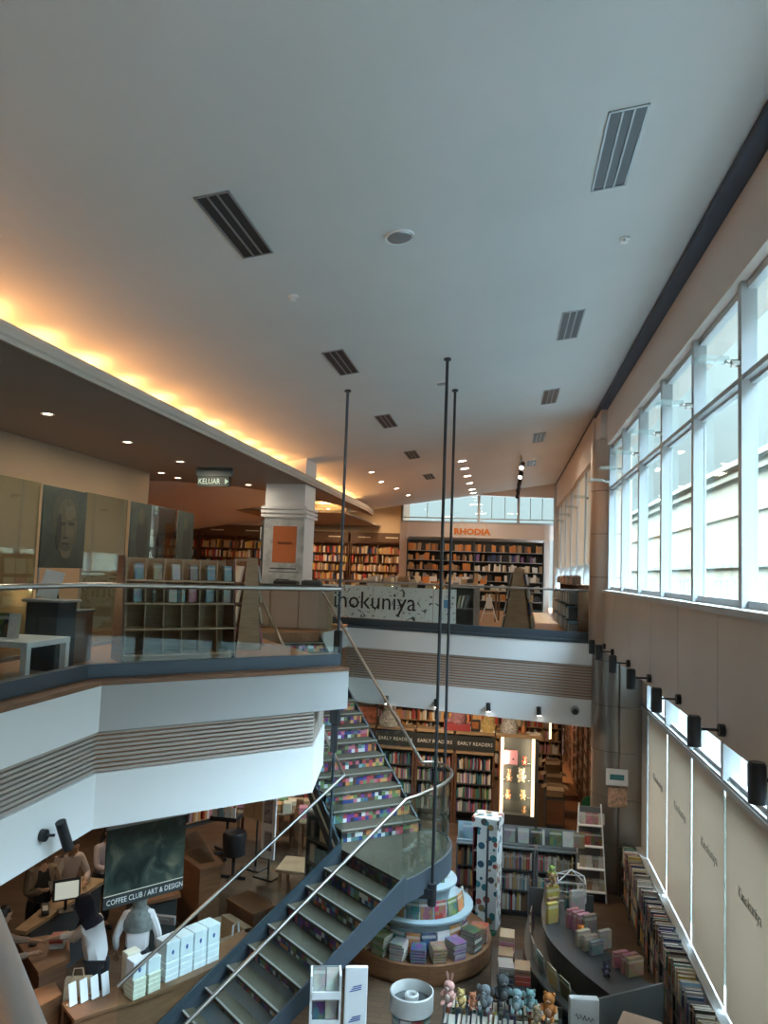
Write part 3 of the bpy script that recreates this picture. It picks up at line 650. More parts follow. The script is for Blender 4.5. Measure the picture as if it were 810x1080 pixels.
# ------------------------------------------------------------------ balustrades
def balustrade(name, label, path, inset, z0, zr, npan, rail_r=.028, base=True, railmat=CHROME):
    P = [Vector((p[0], p[1], 0)) for p in path]
    o = thing(name, label, 'railing', (path[0][0], path[0][1], z0))
    mb = MB().sweep(path, [(-inset - .05, z0), (-inset + .05, z0), (-inset + .05, z0 + .15), (-inset - .05, z0 + .15)])
    part('base_channel', mb, STEELD, o, True)
    pts = MB()
    # offset path
    off = []
    N_ = len(path)
    for i in range(N_):
        d0 = (P[i] - P[i - 1]).normalized() if i else (P[1] - P[0]).normalized(); d1 = (P[i + 1] - P[i]).normalized() if i < N_ - 1 else d0
        n0 = Vector((d0.y, -d0.x, 0)); n1 = Vector((d1.y, -d1.x, 0)); nn = (n0 + n1).normalized(); nn = nn / nn.dot(n0); off.append(P[i] - nn * inset)
    for i in range(N_ - 1):
        d = (off[i + 1] - off[i]); L_ = d.length; u = d / L_; k = npan[i]; pn = Vector((u.y, -u.x, 0)) * .006
        for j in range(k):
            a = off[i] + u * (L_ * j / k + .008); b_ = off[i] + u * (L_ * (j + 1) / k - .008)
            mb = MB().prism([a + pn, b_ + pn, b_ - pn, a - pn], z0 + .12, zr - .01)
            part('glass_panel', mb, GLASS, o, True)
    mb = MB().tube([v + Vector((0, 0, zr)) for v in off], rail_r, 10); part('handrail', mb, railmat, o, True)
    return o, off
balustrade('glass_balustrade', 'glass balustrade with steel handrail along the curved white balcony', [(-4.165, -8), (-4.165, 7.53), (-1.974, 9.765)], .26, 4.615, 5.61, (9, 2))
fb, off = balustrade('glass_balustrade', 'far glass balustrade with printed lettered film across the bookshop gallery', [(-4.35, 17.182), (1.73, 15.66)], .12, 4.64, 5.62, (7,), .022, railmat=GREYM)
d = Vector((1.73 + 3.5, 15.66 - 16.97, 0)).normalized()
n_ = Vector((d.y, -d.x, 0))
p0 = Vector((-3.5, 16.97, 0)) - n_ * .105
pL = p0 - d * .80
mb = MB()
for a, b_ in ((-.80, -.16), (-.15, .55), (.56, 1.27), (1.28, 1.99), (2.0, 2.52)):
    A, B_ = p0 + d * a, p0 + d * b_; mb.prism([A + n_ * .002, B_ + n_ * .002, B_ - n_ * .001, A - n_ * .001], 4.80, 5.53)
part('printed_film', mb, FILM, fb, True)
lt_ = text('lettering', 'Kinokuniya', .545, p0 + n_ * .008 + d * (-.79) + Vector((0, 0, 5.02)), d, (0, 0, 1), LETB, fb, .003, font_x=.98)
A = p0 + d * 2.24; B_ = p0 + d * 2.40
part('blue_label', MB().prism([A + n_ * .006, B_ + n_ * .006, B_ + n_ * .004, A + n_ * .004], 5.12, 5.30), mat('blue_print', (.10, .28, .50), .5), fb, True)
# steel tube of the gallery the viewer stands on
o = thing('gallery_handrail', 'thick satin steel tube handrail close by in the lower corner', 'railing', (-.9, .95, 4.6))
part('handrail', MB().tube([(-1.6, 1.80, 5.40), (-.753, 1.036, 5.359), (-.567, .866, 5.319), (0.1, .26, 5.19)], .034, 14), BRUSH, o, True)
for (x, y, zt) in ((-1.55, 1.755, 5.37), (0.02, .33 - .06, 5.19)): part('post', MB().cyl((x, y, 4.6), (x, y, zt), .02, n=12), BRUSH, o, True)
# ------------------------------------------------------------------ staircase
S0 = (-2.27, 11.02, 0)
st = thing('staircase', 'glass-sided staircase with colourful mosaic risers and a rounded landing', 'staircase', S0)
TL = Vector((-2.19, 10.8, 0)); g = Vector((-.67, -.742, 0)).normalized(); t1 = Vector((.742, -.67, 0)).normalized(); TR = TL + t1 * 1.34
UL = Vector((-2.27, 11.02, 0)); h = Vector((-.61, .79, 0)).normalized(); t2 = Vector((.79, .61, 0)).normalized(); UR = UL + t2 * 1.36
RZ = 1.95 / 11; RU = 2.65 / 15; ZL = 1.95
def oriented(name, mb, mats, origin, xd, yd):   # mesh in a local frame (x along tread) so that object-space patterns follow it
    o = link(name, mb.mesh(name, mats), st)
    Mx = Matrix((xd, yd, Vector((0, 0, 1)))).transposed().to_4x4(); Mx.translation = Vector(origin) - Vector(S0)
    o.matrix_local = Mx
    return o
for i in range(11):
    # riser under nosing i of the lower flight (0 = landing edge)
    zt = ZL - RZ * i; o_ = TL + g * (.285 * i)
    oriented('riser', MB().box(.03, 1.31, .0, .015, -RZ + .005, -.035), MOSAIC, (o_.x, o_.y, zt), t1, -g)
    if i < 10:
        z = zt - RZ
        oriented('tread', MB().rbox(.02, 1.32, -.31, .0, -.04, 0, .008, 0).box(.02, 1.32, -.312, -.285, -.012, .003, 1), [TERR, NOSE], (o_.x, o_.y, z), t1, -g)
for j in range(15):
    zb = ZL + RU * j; o_ = UL + h * (.29 * j)
    oriented('riser', MB().box(.03, 1.33, .0, .015, .002, RU - .035), MOSAIC, (o_.x, o_.y, zb), t2, h)
    if j < 14:
        z = zb + RU
        oriented('tread', MB().rbox(.02, 1.34, -.02, .29, -.04, 0, .008, 0).box(.02, 1.34, -.024, .0, -.012, .003, 1), [TERR, NOSE], (o_.x, o_.y, z), t2, h)
arc = [TR, Vector((-1.07, 10.10, 0)), Vector((-.93, 10.40, 0)), Vector((-.79, 10.74, 0)), Vector((-.705, 11.1, 0)), Vector((-.715, 11.45, 0)), Vector((-.83, 11.76, 0)), Vector((-1.0, 11.93, 0)), UR]
def smooth(P, n=4):
    out = []
    for i in range(len(P) - 1):
        p0, p1, p2, p3 = P[max(i - 1, 0)], P[i], P[i + 1], P[min(i + 2, len(P) - 1)]
        for k in range(n):
            t = k / n; out.append(.5 * ((2 * p1) + (p2 - p0) * t + (2 * p0 - 5 * p1 + 4 * p2 - p3) * t * t + (3 * p1 - p0 - 3 * p2 + p3) * t ** 3))
    return out + [P[-1]]
ARC = smooth(arc)
part('landing', MB().prism([TL] + ARC + [UL], 1.75, ZL, 0, 1), [TERR, STEELD], st, True)
def ribbon(path, zlo, zhi, th, name, material, inn=0, label=None, smooth_=False):
    # vertical plate along a 3-D path: zlo/zhi are lists of heights
    mb = MB(); N_ = len(path); vs = []
    for i in range(N_):
        d = (path[min(i + 1, N_ - 1)] - path[max(i - 1, 0)]); d.z = 0; d.normalize(); n = Vector((d.y, -d.x, 0))
        a = path[i] + n * (th / 2 + inn); b_ = path[i] + n * (-th / 2 + inn)
        vs += [(a.x, a.y, zlo[i]), (a.x, a.y, zhi[i]), (b_.x, b_.y, zhi[i]), (b_.x, b_.y, zlo[i])]
    fs = [(0, 1, 2, 3), (4 * N_ - 1, 4 * N_ - 2, 4 * N_ - 3, 4 * N_ - 4)]
    for i in range(N_ - 1):
        for j in range(4): fs.append((4 * i + j, 4 * i + 4 + j, 4 * i + 4 + (j + 1) % 4, 4 * i + (j + 1) % 4))
    mb.add(vs, fs, 0, False)
    return part(name, mb, material, st, True, label)
def lowz(p, base):  # nosing height along lower flight for distance i steps
    return ZL - RZ * p
# right stringer: lower flight, landing curve; left stringers
k0 = 10.9
RB = TR + g * (.285 * k0); LB = TL + g * (.285 * k0)
pts = [RB, TR] + ARC[1:]
zn = [ZL - RZ * k0, ZL] + [ZL] * (len(ARC) - 1)
ribbon(pts, [0.0] + [1.66] + [1.68] * (len(ARC) - 1), [zn[0] + .12, ZL + .06] + [ZL + .02] * (len(ARC) - 1), .03, 'stringer', STEELD, .015)
ribbon([TL, LB], [1.62, 0.0], [ZL + .10, zn[0] + .12], .03, 'stringer', STEELD, .015)
UT = UR + h * (.29 * 14.2); VT = UL + h * (.29 * 14.2)
ribbon([UR, UT], [1.66, 4.18], [ZL + .10, ZL + .10 + RU * 14.2], .03, 'stringer', STEELD, .01)
ribbon([VT, UL], [4.18, 1.58], [ZL + .06 + RU * 14.2, ZL + .06], .03, 'stringer', STEELD, .01)
ribbon([VT, UL], [4.28, 1.80], [4.33, 1.85], .012, 'stringer_strip', CREAMC, .035)
# underside plates
part('soffit_plate', MB().add([(*(TL + t1 * .02)[:2], 1.70), (*(TR - t1 * .02)[:2], 1.70), (*(RB - t1 * .02)[:2], .02), (*(LB + t1 * .02)[:2], .02)], [(0, 1, 2, 3)]), STEELD, st, True)
part('soffit_plate', MB().add([(*(UL)[:2], 1.72), (*(UR)[:2], 1.72), (*(UT)[:2], 4.25), (*(VT)[:2], 4.25)], [(0, 1, 2, 3)]), STEELD, st, True)
# glass
HR = 1.02
def gl(a, b_, za, zb, n, inn, zlo=.04):
    for k in range(n):
        q0, q1 = k / n, (k + 1) / n; d = (b_ - a); e0 = .006 / d.length
        p, q = a + d * (q0 + e0), a + d * (q1 - e0); zp, zq = za + (zb - za) * (q0 + e0), za + (zb - za) * (q1 - e0)
        ribbon([p, q], [zp + zlo, zq + zlo], [zp + HR - .02, zq + HR - .02], .012, 'glass_panel', GLASS, inn)
gl(RB, TR, ZL - RZ * k0, ZL, 3, -.03); gl(TL, LB, ZL, ZL - RZ * k0, 3, -.03)
gl(UR, UT, ZL, ZL + RU * 14.2, 3, -.03); gl(VT, UL, ZL + RU * 14.2, ZL, 3, -.03)
ribbon(ARC, [ZL - .1] * len(ARC), [ZL + HR - .02] * len(ARC), .014, 'glass_panel', GLASSC, -.03)
# handrails
rail = []
for k in (k0, 8, 5, 2, 0): p = TR + g * (.285 * k); rail.append((p.x, p.y, ZL - RZ * k + HR))
for p in ARC[1:]: rail.append((p.x, p.y, ZL + HR))
for k in (2, 5, 8, 11, 14.2): p = UR + h * (.29 * k); rail.append((p.x, p.y, ZL + RU * k + HR))
part('handrail', MB().tube(rail, .024, 10), CHROME, st, True)
rail = []
for k in (k0, 8, 5, 2, 0): p = TL + g * (.285 * k); rail.append((p.x, p.y, ZL - RZ * k + HR))
for k in (0, 2, 5, 8, 11, 14.2): p = UL + h * (.29 * k); rail.append((p.x, p.y, ZL + RU * k + HR))
part('handrail', MB().tube(rail, .024, 10), CHROME, st, True)
part('bracket', MB().prism([(-1.25, 10.45), (-1.2, 10.25), (-.84, 10.26), (-.84, 10.40)], 1.62, 1.74).cyl((-.86, 10.333, 1.52), (-.86, 10.333, 1.80), .06, n=16), BLACK, st, True)
part('bracket', MB().box(-.91, -.83, 11.9, 12.15, 1.62, 1.70), BLACK, st, True)
# hanging rods
for (x, y, z0, lab) in ((-.86, 10.333, 1.55, 'dark hanging rod down to the bracket below the stair landing'), (-.87, 12.13, 1.62, 'dark hanging rod behind the rounded landing glass'), (-2.43, 11.13, 1.62, 'dark hanging rod at the tip of the white balcony')):
    zc = ceil_z(x)
    o = thing('hanging_rod', lab, 'rod', (x, y, z0))
    part('rod', MB().cyl((0, 0, 0), (0, 0, zc - z0), .022, n=12), BLACK if x > -2 else STEELD, o)
    part('ceiling_plate', MB().cyl((0, 0, zc - z0 - .03), (0, 0, zc - z0), .05, n=16), BLACK, o)
    if x < -2:
        part('clamp', MB().rbox(-.06, .06, -.05, .05, 4.42 - z0, 4.98 - z0, .02), BLACK, o)
        part('clamp', MB().rbox(-.075, .075, -.06, .06, 3.62 - z0, 4.06 - z0, .03).rbox(-.05, .05, -.045, .045, 3.2 - z0, 3.62 - z0, .02), BLACK, o)

# ------------------------------------------------------------------ books
COLS = [('red', (.42, .05, .04)), ('white', (.70, .69, .66)), ('dark blue', (.03, .06, .16)), ('teal', (.04, .22, .24)), ('cream', (.62, .55, .40)), ('black', (.025, .025, .03)), ('orange', (.55, .20, .05)),
        ('grey', (.28, .28, .28)), ('green', (.08, .22, .08)), ('pink', (.58, .24, .30)), ('yellow', (.60, .44, .10)), ('brown', (.20, .11, .06)), ('sky blue', (.22, .40, .52)), ('purple', (.20, .10, .28)), ('tan', (.42, .30, .18))]
CD = dict(COLS)
def _book(upright):
    mb = MB()
    c = .07
    def bx(x0, x1, y0, y1, z0, z1, m):
        if upright: mb.box(x0, x1, y0, y1, z0, z1, m)
        else: mb.box(z0, z1, y0, y1, x0 + .5, x1 + .5, m)
    bx(-.5, -.5 + c, 0, 1, 0, 1, 0); bx(.5 - c, .5, 0, 1, 0, 1, 0); bx(-.5 + c, .5 - c, 0, .03, 0, 1, 0); bx(-.5 + c, .5 - c, .03, .975, .012, .988, 1)
    if not upright: mb.v = [(v[0] - .5, v[1] - .5, v[2]) for v in mb.v]
    return mb
BK = {}
_bx = MB().rbox(-.5, .5, 0, 1, 0, 1, .04); _bx.v = [(v[0], v[1], v[2]) for v in _bx.v]
for up in (1, 0):
    for nm, mt in (('c', COVER), ('p', PICT)): BK[(up, nm)] = _book(up).mesh('book', [mt, PAPER])
for nm, mt in (('c', COVER), ('p', PICT)): BK[(2, nm)] = _bx.mesh('boxed_book', [mt])
def book(label, loc, dims, color, rz=0, tilt=0, group=None, kind='c', up=1, roll=0, name='book'):
    for w_ in ('picture book', 'board book', 'magazine', 'boxed set', 'boxed book'):
        if w_ in label: name = w_.replace(' ', '_')
    if name == 'boxed_book': up = 2
    o = link(name, BK[(up, kind)], None, loc, rz)
    o.rotation_euler = (tilt, roll, rz); o.scale = dims
    c = CD[color]; j = random.uniform(.8, 1.2); o.color = (min(1, c[0] * j), min(1, c[1] * j), min(1, c[2] * j), 1)
    return props(o, label, 'book', group)
TENS = ['', '', 'twenty', 'thirty', 'forty', 'fifty', 'sixty', 'seventy', 'eighty', 'ninety']
def ordn(i):
    i += 1
    if i <= 14: return ORD[i - 1]
    if i < 20: return ['fifteenth', 'sixteenth', 'seventeenth', 'eighteenth', 'nineteenth'][i - 15]
    if i >= 100: return 'hundred and ' + ordn(i - 101) if i > 100 else 'hundredth'
    t_, u = divmod(i, 10)
    return (TENS[t_][:-1] + 'ieth') if u == 0 else TENS[t_] + '-' + ORD[u - 1]
def pick(ws=None): return random.choices([c[0] for c in COLS], ws)[0]

# distant shelved books: nobody could count them all, one object
MASSM = [mat('cloth_' + n.replace(' ', '_'), c, .6) for n, c in COLS] + [mat('cloth_warm', (.55, .30, .12), .6), mat('cloth_kraft', (.40, .27, .15), .7)]
mass = MB()
def mrow(p, d, length, hmin, hmax, depth, tmin=.02, tmax=.05, pal_=None, gap=.1, face=0):
    d = Vector((d[0], d[1], 0)).normalized(); n = Vector((-d.y, d.x, 0)); x = 0
    rz = math.atan2(d.y, d.x)
    while x < length:
        t = random.uniform(tmin, tmax)
        if x + t > length: break
        if random.random() > gap:
            hh = random.uniform(hmin, hmax); q = Vector(p) + d * (x + t / 2) + n * (depth / 2) + Vector((0, 0, hh / 2))
            mass.obox(q, (t * .94, depth, hh), rz, random.choice(pal_) if pal_ else random.randrange(len(COLS)), 0, random.choice((0, 0, 0, .06, -.06)))
        x += t

# ------------------------------------------------------------------ shelving
def bookcase(name, label, cat, loc, rz, W, D, H, zs, mats, bays=1, side=.03, back=True, top=True, foot=.06, group=None, header=None):
    """faces local -y; mats: carcass, shelf, back"""
    o = thing(name, label, cat, loc, rz, group)
    for k in range(bays + 1):
        x = -W / 2 + W * k / bays
        part('side_panel', MB().box(x - side / 2, x + side / 2, 0, D, 0, H), mats[0], o)
    if back: part('back_panel', MB().box(-W / 2, W / 2, D - .015, D, 0, H), mats[2], o)
    for z in zs: part('shelf', MB().box(-W / 2 + side / 2, W / 2 - side / 2, .004, D - .015, z - .022, z), mats[1], o)
    if top: part('top_panel', MB().rbox(-W / 2 - .02, W / 2 + .02, -.015, D, H, H + .03, .006), mats[0], o)
    if foot: part('plinth', MB().box(-W / 2 + .01, W / 2 - .01, .03, D - .02, 0, foot), DGREY, o)
    return o

# low picture-book shelf across the aisle
LSX = (-.76, -.04, .63, 1.34); LZ = (.10, .44, .78, 1.10)
for k in range(3):
    x0, x1 = LSX[k] + .01, LSX[k + 1] - .01; W = x1 - x0 - .03; xc = (x0 + x1) / 2
    o = bookcase('low_bookshelf', ('low grey bookshelf unit behind the tall spotted stand', 'low grey bookshelf unit between the spotted stand and the end unit', 'low grey bookshelf unit beside the white ladder shelf')[k], 'bookshelf', (xc, 13.85, 0), 0, W, .36, 1.13, LZ[:3], (MGREY, DGREY, DGREY), 1, group='low grey picture-book shelves')
    part('display_ledge', MB().obox((0, .20, 1.29), (W, .02, .34), 0, 0, R(-14)).box(-W / 2, W / 2, .03, .08, 1.16, 1.20), BLUEG if k == 0 else MGREY, o)
where = ('by the spotted stand', 'in the middle', 'by the ladder')
rowname = ('bottom row', 'middle row', 'upper row')
for k in range(3):
    for r_ in range(3):
        x = LSX[k] + .04; i = 0
        while x < LSX[k + 1] - .06:
            t = random.uniform(.017, .042) if k else random.uniform(.03, .06); H = random.uniform(.22, .29)
            c = pick([3, 4, 2, 2, 4, 2, 2, 4, 2, 2, 2, 3, 2, 1, 4])
            if k == 0 or r_ == 0: mass.obox((x + t / 2, 13.97, LZ[r_] + H / 2), (t * .95, .22, H), 0, [q[0] for q in COLS].index(c))
            else: book('%s picture book, %s of the low shelf %s, %s along' % (c, rowname[r_], where[k], ordn(i)), (x + t / 2, 13.865, LZ[r_] + .003), (t * .96, .24, H), c, 0, 0, 'spine-out picture books on the low shelves')
            x += t + .002; i += 1
fo = [(0, .10, 'sky blue'), (0, .34, 'white'), (0, .56, 'sky blue'), (1, .10, 'grey'), (1, .34, 'white'), (1, .57, 'black'), (2, .06, 'white'), (2, .22, 'green'), (2, .44, 'white'), (2, .62, 'tan')]
for i, (k, dx, c) in enumerate(fo):
    w_ = .07 if (k == 2 and dx == .06) else (.20 if c == 'green' else .19)
    book('%s picture book facing out on the top ledge, %s along from the spotted stand' % (c, ordn(i)), (LSX[k] + dx + .02, 13.945, 1.208), (.015, w_, .25), c, R(90), 0, 'face-out picture books on the low shelf', 'p').rotation_euler = (0, R(-14), R(-90))

# white ladder shelf by the column
o = thing('ladder_shelf', 'white ladder shelf of picture books beside the clad column', 'shelf', (1.66, 14.78, 0))
for sx_ in (-1, 1):
    part('side_rail', MB().add([(sx_ * .28 - .012, -.02, 0), (sx_ * .28 + .012, -.02, 0), (sx_ * .28 + .012, .02, 0), (sx_ * .28 - .012, .02, 0), (sx_ * .2 - .012, .26, 1.66), (sx_ * .2 + .012, .26, 1.66), (sx_ * .2 + .012, .30, 1.66), (sx_ * .2 - .012, .30, 1.66)], [(3, 2, 1, 0), (4, 5, 6, 7), (0, 1, 5, 4), (1, 2, 6, 5), (2, 3, 7, 6), (3, 0, 4, 7)]), WCARD, o)
LDZ = (.18, .56, .94, 1.30)
for z in LDZ:
    f_ = z / 1.66; wd = .28 - .08 * f_; part('shelf', MB().rbox(-wd, wd, .0 + .28 * f_ - .06, .32, z - .02, z, .006), WCARD, o)
part('back_panel', MB().box(-.2, .2, .31, .33, .1, 1.6), MGREY, o)
part('base', MB().box(-.26, .26, .0, .3, .02, .16), BLACK, o)
for r_, z in enumerate(LDZ):
    f_ = z / 1.66
    for q in range(4 if r_ != 2 else 2):
        c = (('white', 'tan', 'white', 'cream'), ('cream', 'white', 'grey', 'white'), ('red', 'black'), ('white', 'pink', 'pink', 'white'))[r_][q]
        wd = .11 if r_ != 2 else .2
        book('%s picture book on the ladder shelf, %s tier up, %s from the aisle side' % (c, ORD[r_], ORD[q]), (1.66 - .2 + q * (wd + .005) + .01, 14.78 + .28 * f_ + .02, z + .004), (.02, wd, .20 + .02 * (r_ == 2)), c, 0, 0, 'picture books on the ladder shelf', 'p').rotation_euler = (0, R(-10), R(-90))

# long low shelf under the blinds
WY = (15.05, 13.3, 11.55, 9.8, 8.05, 6.3)
for k in range(5):
    y1, y0 = WY[k], WY[k + 1]
    o = bookcase('window_bookshelf', 'low dark bookshelf unit under the lettered blinds, %s from the column' % ORD[k], 'bookshelf', (2.24, (y0 + y1) / 2, 0), R(-90), y1 - y0 - .06, .24, .66, (.10, .40), (DGREY, DGREY, DGREY), 2, top=True, group='low bookshelves under the window blinds')
i = 0; y = 14.98
while y > 8.6:
    t = random.uniform(.03, .062); H = random.uniform(.20, .30); c = pick([3, 3, 4, 2, 2, 6, 1, 4, 1, 2, 1, 5, 1, 1, 3])
    book('%s book on the shelf under the blinds, %s from the column' % (c, ordn(i)), (2.25 + random.uniform(-.015, .02), y - t / 2, .692), (t * .96, random.uniform(.19, .235), H), c, R(-90), 0, 'books standing along the window shelf', 'c')
    y -= t + .001; i += 1
for z in (.10, .40):
    mrow((2.47, 6.4, z), (0, 1), 8.6, .18, .24, .2, .03, .06)

# ------------------------------------------------------------------ round tiered display
RC = Vector((-1.22, 12.32, 0))
o = thing('round_display', 'round tiered display with a brown wood base and pale blue tiers of picture books', 'display', RC)
part('base', MB().lathe([(0, 0), (1.08, 0), (1.08, .05), (1.13, .06), (1.13, .30), (1.10, .31), (0, .31)], 48, smooth=False), WOODB, o)
part('tier', MB().lathe([(.71, .31), (.75, .70), (.84, .72), (.84, .75), (.0, .75)], 40, smooth=False), BLUEG, o)
part('tier', MB().lathe([(.44, .75), (.50, 1.06), (.58, 1.08), (.58, 1.11), (0, 1.11)], 36, smooth=False), BLUEG, o)
part('tier', MB().lathe([(.20, 1.11), (.24, 1.40), (.30, 1.42), (.30, 1.44), (0, 1.44)], 28, smooth=False), BLUEG, o)
stk = [(-172, 'brown', 3), (-150, 'black', 4), (-134, 'yellow', 6), (-117, 'green', 7), (-101, 'grey', 6), (-84, 'dark blue', 5), (-67, 'brown', 5), (-50, 'purple', 6), (-30, 'black', 8), (-10, 'red', 6)]
for s_, (a, c, n_b) in enumerate(stk):
    z = .312; rr = .965
    for q in range(n_b):
        aa = R(a); t = random.uniform(.028, .045); cc = c if (q % 3 != 1 or q == n_b - 1) else random.choice(('white', c, 'grey'))
        book('%s picture book in the %s stack round the wooden base, %s from its bottom' % (cc, ordn(s_), ORD[q]), (RC.x + rr * math.cos(aa), RC.y + rr * math.sin(aa), z), (random.uniform(.19, .23), .25, t), cc, aa + R(90) + random.uniform(-.08, .08), 0, 'stacked picture books on the round base', 'p', 0)
        z += t + .001
for s_, (a, c, hh) in enumerate(((-160, 'brown', .24), (-142, 'tan', .22), (-125, 'black', .27), (-108, 'teal', .24), (-90, 'orange', .20), (-73, 'dark blue', .22), (-56, 'white', .22), (-40, 'orange', .26), (-22, 'black', .24))):
    aa = R(a); rr = .81
    b_ = book('%s picture book propped against the lowest blue tier, %s round from the stairs' % (c, ordn(s_)), (RC.x + rr * math.cos(aa) - .1 * math.sin(-aa) * 0, RC.y + rr * math.sin(aa), .316), (.02, .21, hh + .07), c, 0, 0, 'propped picture books on the round base', 'p')
    b_.rotation_euler = (0, R(8), aa + R(180)); 
    tv = Vector((-math.sin(aa), math.cos(aa), 0)) * .105; b_.location = Vector(b_.location) + tv * 1
for s_, (a, c) in enumerate(((-150, 'green'), (-130, 'brown'), (-111, 'yellow'), (-92, 'teal'), (-75, 'brown'), (-57, 'red'), (-38, 'green'), (-19, 'orange'), (0, 'white'))):
    aa = R(a); rr = .70; b_ = book('%s picture book facing out on the middle blue tier, %s round from the stairs' % (c, ordn(s_)), (RC.x + rr * math.cos(aa), RC.y + rr * math.sin(aa), .756), (.02, .19, .24), c, 0, 0, 'face-out picture books on the middle tier', 'p')
    b_.rotation_euler = (0, R(9), aa + R(180)); b_.location = Vector(b_.location) + Vector((-math.sin(aa), math.cos(aa), 0)) * .095
for s_, (a, c) in enumerate(((-140, 'brown'), (-112, 'cream'), (-88, 'red'), (-60, 'sky blue'), (-34, 'green'), (-8, 'white'), (18, 'pink'))):
    aa = R(a); rr = .42; b_ = book('%s board book standing on the topmost blue tier, %s round from the stairs' % (c, ordn(s_)), (RC.x + rr * math.cos(aa), RC.y + rr * math.sin(aa), 1.118), (.05, .14, .19), c, 0, 0, 'board books on the topmost tier', 'p')
    b_.rotation_euler = (0, R(6), aa + R(150)); b_.location = Vector(b_.location) + Vector((-math.sin(aa), math.cos(aa), 0)) * .07

# tall spotted stand
o = thing('spotted_stand', 'tall white cardboard stand with a dotted animal print beside the round display', 'display stand', (-.19, 13.36, 0), R(-12))
part('side_panel', MB().box(-.14, .02, -.20, -.17, .0, 1.66), BLOB, o); part('side_panel', MB().box(.06, .20, -.20, -.17, .0, 1.66), BLOB, o)
part('side_panel', MB().box(.18, .20, -.17, .2, .0, 1.66), BLOB, o); part('back_panel', MB().box(-.2, .18, .18, .2, 0, 1.66), MGREY, o)
part('side_panel', MB().box(-.22, -.20, -.17, .2, .0, 1.62), mat('dark_red_card', (.20, .03, .03), .6), o)
part('topper', MB().rbox(-.24, .22, -.22, .22, 1.66, 1.82, .01), BLOB, o)
for z in (.3, .62, .94, 1.26): part('shelf', MB().box(-.2, .18, -.16, .18, z - .015, z), WCARD, o)
part('hook_rail', MB().box(.02, .06, -.19, -.175, .0, 1.66), DGREY, o)
part('foot', MB().prism([(-.05, -.34), (.2, -.30), (.22, -.2), (-.1, -.2)], 0, .05), mat('green_card', (.05, .22, .14), .6), o)
# ------------------------------------------------------------------ curved counter in the aisle
SP = smooth([Vector(p) for p in ((1.0, 12.75, 0), (.92, 12.0, 0), (.96, 11.3, 0), (1.25, 10.6, 0), (1.62, 10.0, 0))], 5)
o = thing('curved_display', 'curved dark grey display counter with face-out books along its side', 'display', (.86, 11.3, 0))
def offs(P, dl):
    out = []
    for i in range(len(P)):
        d = (P[min(i + 1, len(P) - 1)] - P[max(i - 1, 0)]).normalized(); n = Vector((d.y, -d.x, 0)); out.append(P[i] + n * dl)
    return out
def bandpoly(P, a, b_): return offs(P, a) + list(reversed(offs(P, b_)))
part('top', MB().prism(bandpoly(SP, .28, -.36), .86, .89), DGREY, o, True)
part('body', MB().prism(bandpoly(SP, .20, -.26), .06, .86), DGREY, o, True)
part('ledge', MB().prism(bandpoly(SP, .52, .20), .46, .49), MGREY, o, True)
part('ledge', MB().prism(bandpoly(SP, -.26, -.48), .46, .49), MGREY, o, True)
part('plinth', MB().prism(bandpoly(SP, .48, -.44), 0, .06), DGREY, o, True)
e0 = offs(SP, -.48)[-1]; e1 = offs(SP, .52)[-1]; dd = (SP[-1] - SP[-2]).normalized() * .03
part('end_panel', MB().prism([e1, e0, e0 + dd, e1 + dd], 0, .92), MGREY, o, True)
e0 = offs(SP, -.48)[0]; e1 = offs(SP, .52)[0]; part('end_panel', MB().prism([e0, e1, e1 - dd, e0 - dd], 0, .92), MGREY, o, True)
Q = offs(SP, .40); Q2 = offs(SP, -.38)
cs = ['yellow', 'green', 'purple', 'brown', 'red', 'cream', 'teal']
for i, k in enumerate((3, 5, 7, 9, 11, 13, 15)):
    d = (SP[k + 1] - SP[k - 1]).normalized(); 
    for side, QQ, s_ in (('aisle', Q2, 1), ('plush table', Q, -1)):
        c = cs[(i * (3 if side == 'aisle' else 1) + 2) % 7]; a_ = math.atan2(d.y, d.x)
        b_ = book('%s picture book on the %s side ledge of the curved counter, %s along' % (c, side, ORD[i]), QQ[k], (.02, .24, .27), c, 0, 0, 'face-out books on the curved counter', 'p')
        b_.location.z = .492; b_.rotation_euler = (0, R(8), a_ + (R(-90) if s_ < 0 else R(90)) - R(90) * 0 + 0)
        b_.rotation_euler = (0, R(9) if s_ > 0 else R(9), a_ + (R(90) if s_ > 0 else R(-90)) + R(0))
        b_.rotation_euler = (0, R(9), math.atan2(d.x, -d.y) + (0 if s_ > 0 else R(180)))
        tv = Matrix.Rotation(b_.rotation_euler.z, 3, 'Z') @ Vector((0, -.12, 0)); b_.location = Vector(b_.location) + tv
items = [(.72, 12.35, 'purple', .34, .20), (.72, 12.18, 'yellow', .30, .22), (1.0, 12.12, 'teal', .26, .2), (1.06, 12.02, 'white', .33, .24), (.98, 11.55, 'pink', .25, .2), (1.05, 11.50, 'pink', .25, .2), (1.12, 11.45, 'pink', .24, .2), (1.19, 11.40, 'grey', .26, .2),
         (.72, 11.75, 'brown', .30, .18), (.70, 11.62, 'yellow', .28, .18), (1.06, 11.02, 'cream', .20, .22), (1.14, 10.92, 'cream', .19, .22), (1.22, 10.82, 'sky blue', .17, .2), (1.35, 11.0, 'white', .24, .2), (1.48, 10.55, 'pink', .19, .22), (1.57, 10.42, 'pink', .23, .24), (1.62, 10.36, 'tan', .22, .24)]
places = ['far end by the wire house', 'far end behind the purple box', 'second in from the far end', 'by the wire house', 'first of the pink set', 'second of the pink set', 'third of the pink set', 'beside the pink set', 'on the stand side edge', 'on the stand side edge before the brown one', 'before the orange plush', 'between the cream box and the blue one', 'lowest of the row before the orange plush', 'behind the orange plush', 'first pink by the end panel', 'tall pink by the end panel', 'last by the end panel']
